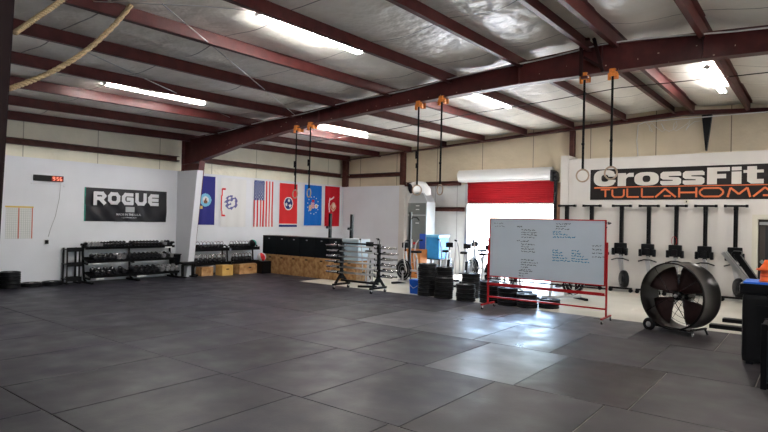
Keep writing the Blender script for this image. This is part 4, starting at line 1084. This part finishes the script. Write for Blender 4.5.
bl = [(-9.12, 13.15, 2.95, 'grey exercise bike with a big dark fan wheel beside the blue bucket'), (-8.75, 14.45, 1.9, 'exercise bike behind the tallest plate stack'),
      (-8.0, 14.2, 1.9, 'exercise bike behind the second front plate stack'), (-7.25, 14.0, 1.7, 'exercise bike at the left edge of the bright doorway'),
      (-6.45, 14.3, 2.3, 'exercise bike silhouetted in the doorway beside the whiteboard'), (-9.9, 12.15, 2.2, 'exercise bike right of the barbell cart'),
      (-4.9, 13.4, .9, 'exercise bike seen low under the whiteboard'),
      (-8.35, 15.7, 2.6, 'rearmost exercise bike, between the blue tote and the doorway'), (-7.45, 15.4, 2.4, 'exercise bike standing just inside the left side of the doorway')]
for i, (x, y, a, lb) in enumerate(bl):
    o = bk if i == 0 else dup(bk, (0, 0, 0)); o.location = (x, y, 0); o.rotation_euler = (0, 0, a); o['label'] = lb; o['group'] = 'exercise bikes near the doorway'
# ------------------------------------------------------------ heater with duct
h = thing('furnace', 'tall grey furnace with a round white blower duct beside the shutter door', 'heater', (-11.02, 16.42, 0))
m = MB(); m.bb(-.40, .40, -.30, .24, 0, 2.50, .01); m.build('cabinet', M_hvacl, h)
m = MB(); m.bb(-.38, .36, -.315, -.30, .45, 2.02, .003); m.bb(-.38, .36, -.315, -.30, 2.06, 2.46, .003); pnl = m.build('front_panel', M_hvacd, h)
m = MB()
for z in (2.35, 2.22, 1.75): m.bb(-.04, .10, -.325, -.315, z, z+.03)
m.bb(-.3, -.16, -.325, -.315, .9, 1.2); m.bb(.18, .30, -.325, -.315, .95, 1.2); m.build('label_plate', M_white, pnl)
m = MB(); m.bb(-.12, .05, -.328, -.316, 1.02, 1.10); m.build('red_sticker', M_redp, pnl)
m = MB(); m.prism([(-.40, 2.5), (.40, 2.5), (.22, 2.82), (-.22, 2.82)], -.28, .22, 'XZ'); m.build('plenum', M_hvacl, h)
m = MB(); m.tube([(.10, 0, 2.75), (.10, -.02, 2.90), (.05, -.08, 3.0), (-.06, -.20, 3.02), (-.20, -.42, 2.96)], [.23, .235, .235, .22, .2], 20, cap=False); m.build('duct_elbow', M_white, h)
m = MB(); m.lathe([(0, 0), (.16, 0), (.175, .01), (.175, .03)], (-.20, -.42, 2.96), (-.5, -.83, -.2), 20); m.build('duct_opening', M_black, h)
# slim pole by the heater
t = thing('cable_post', 'slim black post with a bent top in front of the furnace', 'post', (-9.84, 14.05, 0))
m = MB(); m.bb(-.035, .035, -.035, .035, .04, 2.10); m.build('post', M_black, t); m = MB(); m.bb(-.25, .25, -.25, .25, 0, .04, .01); m.build('base', M_black, t)
m = MB(); m.tube([(0, 0, 1.85), (.1, 0, 1.95), (.25, 0, 1.93), (.33, 0, 1.85)], .018, 8); m.build('arm', M_black, t)
# blue things, brown cabinet
t = thing('storage_bin', 'large bright blue tote on a dark stand behind the plate stacks', 'bin', (-9.95, 15.6, 0))
m = MB(); m.bb(-.14, .36, -.3, .3, .62, 1.34, .04); m.build('bin_body', M_ltblue, t); m = MB(); m.bb(-.18, .38, -.34, .34, 1.32, 1.40, .02); m.build('lid', mat('pale_blue_lid', (.16, .48, .75), .3), t)
for x in (-.26, .38):
    m = MB(); m.bb(x-.03, x+.03, -.28, -.22, 0, .62); m.bb(x-.03, x+.03, .22, .28, 0, .62); m.build('leg', M_iron, t)
m = MB(); m.bb(-.33, .45, -.31, .31, .60, .625); m.build('stand_top', M_iron, t)
t = thing('vest', 'dark blue towel draped over the left corner of the blue tote', 'towel', (-10.18, 15.27, 1.0))
m = MB(); m.bb(-.12, .10, -.03, .0, -.25, .42, .012); m.bb(-.10, .12, -.045, -.03, -.05, .40, .006); m.build('cloth', mat('royal_blue_towel', (.02, .07, .38), .8), t)
t.name = 'towel'
t = thing('cabinet', 'low orange brown wooden cabinet in front of the furnace', 'cabinet', (-10.35, 15.1, 0))
m = MB(); m.bb(-.32, .32, -.2, .2, 0, .92, .008); m.build('cabinet_body', mat('orange_wood', (.46, .17, .05), .5, 0, .15), t)
for x in (-.155, .155):
    m = MB(); m.bb(x-.145, x+.145, -.215, -.201, .05, .86, .004); dd = m.build('cabinet_door', mat('orange_wood_door', (.50, .20, .06), .5, 0, .15), t); m = MB(); m.cyl((x*.3, -.24, .5), (x*.3, -.215, .5), .015, 10); m.build('knob', M_silver, dd)
t = thing('bucket', 'bright blue bucket standing left of the tallest plate stack', 'bucket', (-8.02, 11.78, 0))
m = MB(); m.prism([(-.12, 0), (.12, 0), (.14, .34), (-.14, .34)], -.12, .12, 'XZ'); m.bb(-.15, .15, -.135, .135, .32, .35, .01); m.build('bucket_body', M_blue, t)
m = MB(); m.tube([(-.15, 0, .33), (-.10, -.13, .20), (0, -.145, .14), (.10, -.13, .20), (.15, 0, .33)], .006, 6); m.build('handle', M_white, t)
# ------------------------------------------------------------ right edge: machine with inclined rails, cases, cone
t = thing('incline_trainer', 'exercise machine with inclined silver rails behind the black cases', 'exercise machine', (-1.02, 12.25, 0))
for y in (-.16, .16):
    m = MB(); m.bar((.22, y, .60), (-.36, y, 1.38), .06, .07, bev=.01); m.build('rail', M_silver, t)
m = MB(); m.bar((.30, 0, .64), (-.16, 0, 1.36), .24, .10, bev=.01); m.box((-.14, 0, 1.38), (.14, .26, .06)); m.build('carriage', M_black, t)
m = MB(); m.bb(.06, .13, -.05, .05, .05, .72); m.bb(.06, .13, -.40, .0, .02, .07); m.build('post', M_silver, t)
for y, x0 in ((-.38, -.52), (.55, -.42)):
    m = MB(); m.bb(x0, .22, y-.10, y+.10, 0, .07, .01); m.build('foot', M_black, t)
m = MB(); m.bb(.07, .12, -.40, .58, .05, .09); m.build('base_beam', M_silver, t)
t = thing('speaker_case', 'large black rounded case at the right edge carrying a bin and cone', 'case', (-.42, 9.25, MT))
m = MB(); m.bb(-.37, .37, -.3, .3, .03, .94, .06); m.build('case_body', M_rubber, t)
m = MB(); m.bb(-.375, -.368, -.2, .2, .30, .75, 0); m.bb(-.2, .2, -.308, -.30, .25, .8); m.build('side_panel', M_black, t)
for x in (-.28, .28):
    m = MB(); m.bb(x-.04, x+.04, -.26, -.20, 0, .04); m.bb(x-.04, x+.04, .20, .26, 0, .04); m.build('foot', M_iron, t)
t = thing('storage_bin', 'black tray with a blue top edge under the orange cone', 'bin', (-.42, 9.25, MT+.94))
m = MB(); m.bb(-.40, .38, -.28, .28, 0, .14, .02); m.build('tray_body', M_black, t); m = MB(); m.bb(-.36, .40, -.29, .29, .14, .165, .006); m.build('blue_lid', M_blue, t)
m = MB()
for k in range(4): m.bb(-.41, -.395, -.2+k*.1, -.16+k*.1, .03, .10)
m.build('handle_slot', M_silver, t)
t = thing('traffic_cone', 'bright orange cone standing on the tray at the right edge', 'cone', (-.53, 9.15, MT+1.105)); t.scale = (.74, .74, .74)
m = MB(); m.lathe([(0, 0), (.115, 0), (.12, .02), (.105, .03), (.095, .19), (.165, .215), (.17, .23), (.11, .25), (.055, .34), (.035, .40), (.0, .405)], seg=24); m.build('cone_body', M_cone, t)
m = MB(); m.lathe([(.098, .10), (.103, .10), (.101, .13), (.096, .13)], seg=24); m.build('band', mat('red_orange_band', (.70, .08, .03), .5), t)
t = thing('storage_cart', 'black framed crate with grey sides, lowest at the right edge', 'crate', (-.16, 7.95, MT))
for x in (-.30, .30):
    for y in (-.25, .25):
        m = MB(); m.bb(x-.03, x+.03, y-.03, y+.03, 0, .74, .01); m.build('corner_post', M_black, t)
m = MB()
for z in (.04, .70): m.bb(-.30, .30, -.27, -.23, z-.03, z+.03); m.bb(-.30, .30, .23, .27, z-.03, z+.03); m.bb(-.32, -.28, -.25, .25, z-.03, z+.03); m.bb(.28, .32, -.25, .25, z-.03, z+.03)
m.build('frame', M_black, t)
m = MB(); m.bb(-.285, .285, -.235, .235, .08, .66, .02); m.build('side_panel', mat('grey_crate_panel', (.035, .04, .045), .4, 0, .3, 9), t)
m = MB(); m.tube([(-.2, 0, .66), (-.18, 0, .78), (.1, 0, .80), (.2, 0, .66)], .02, 8); m.build('handle', M_black, t)
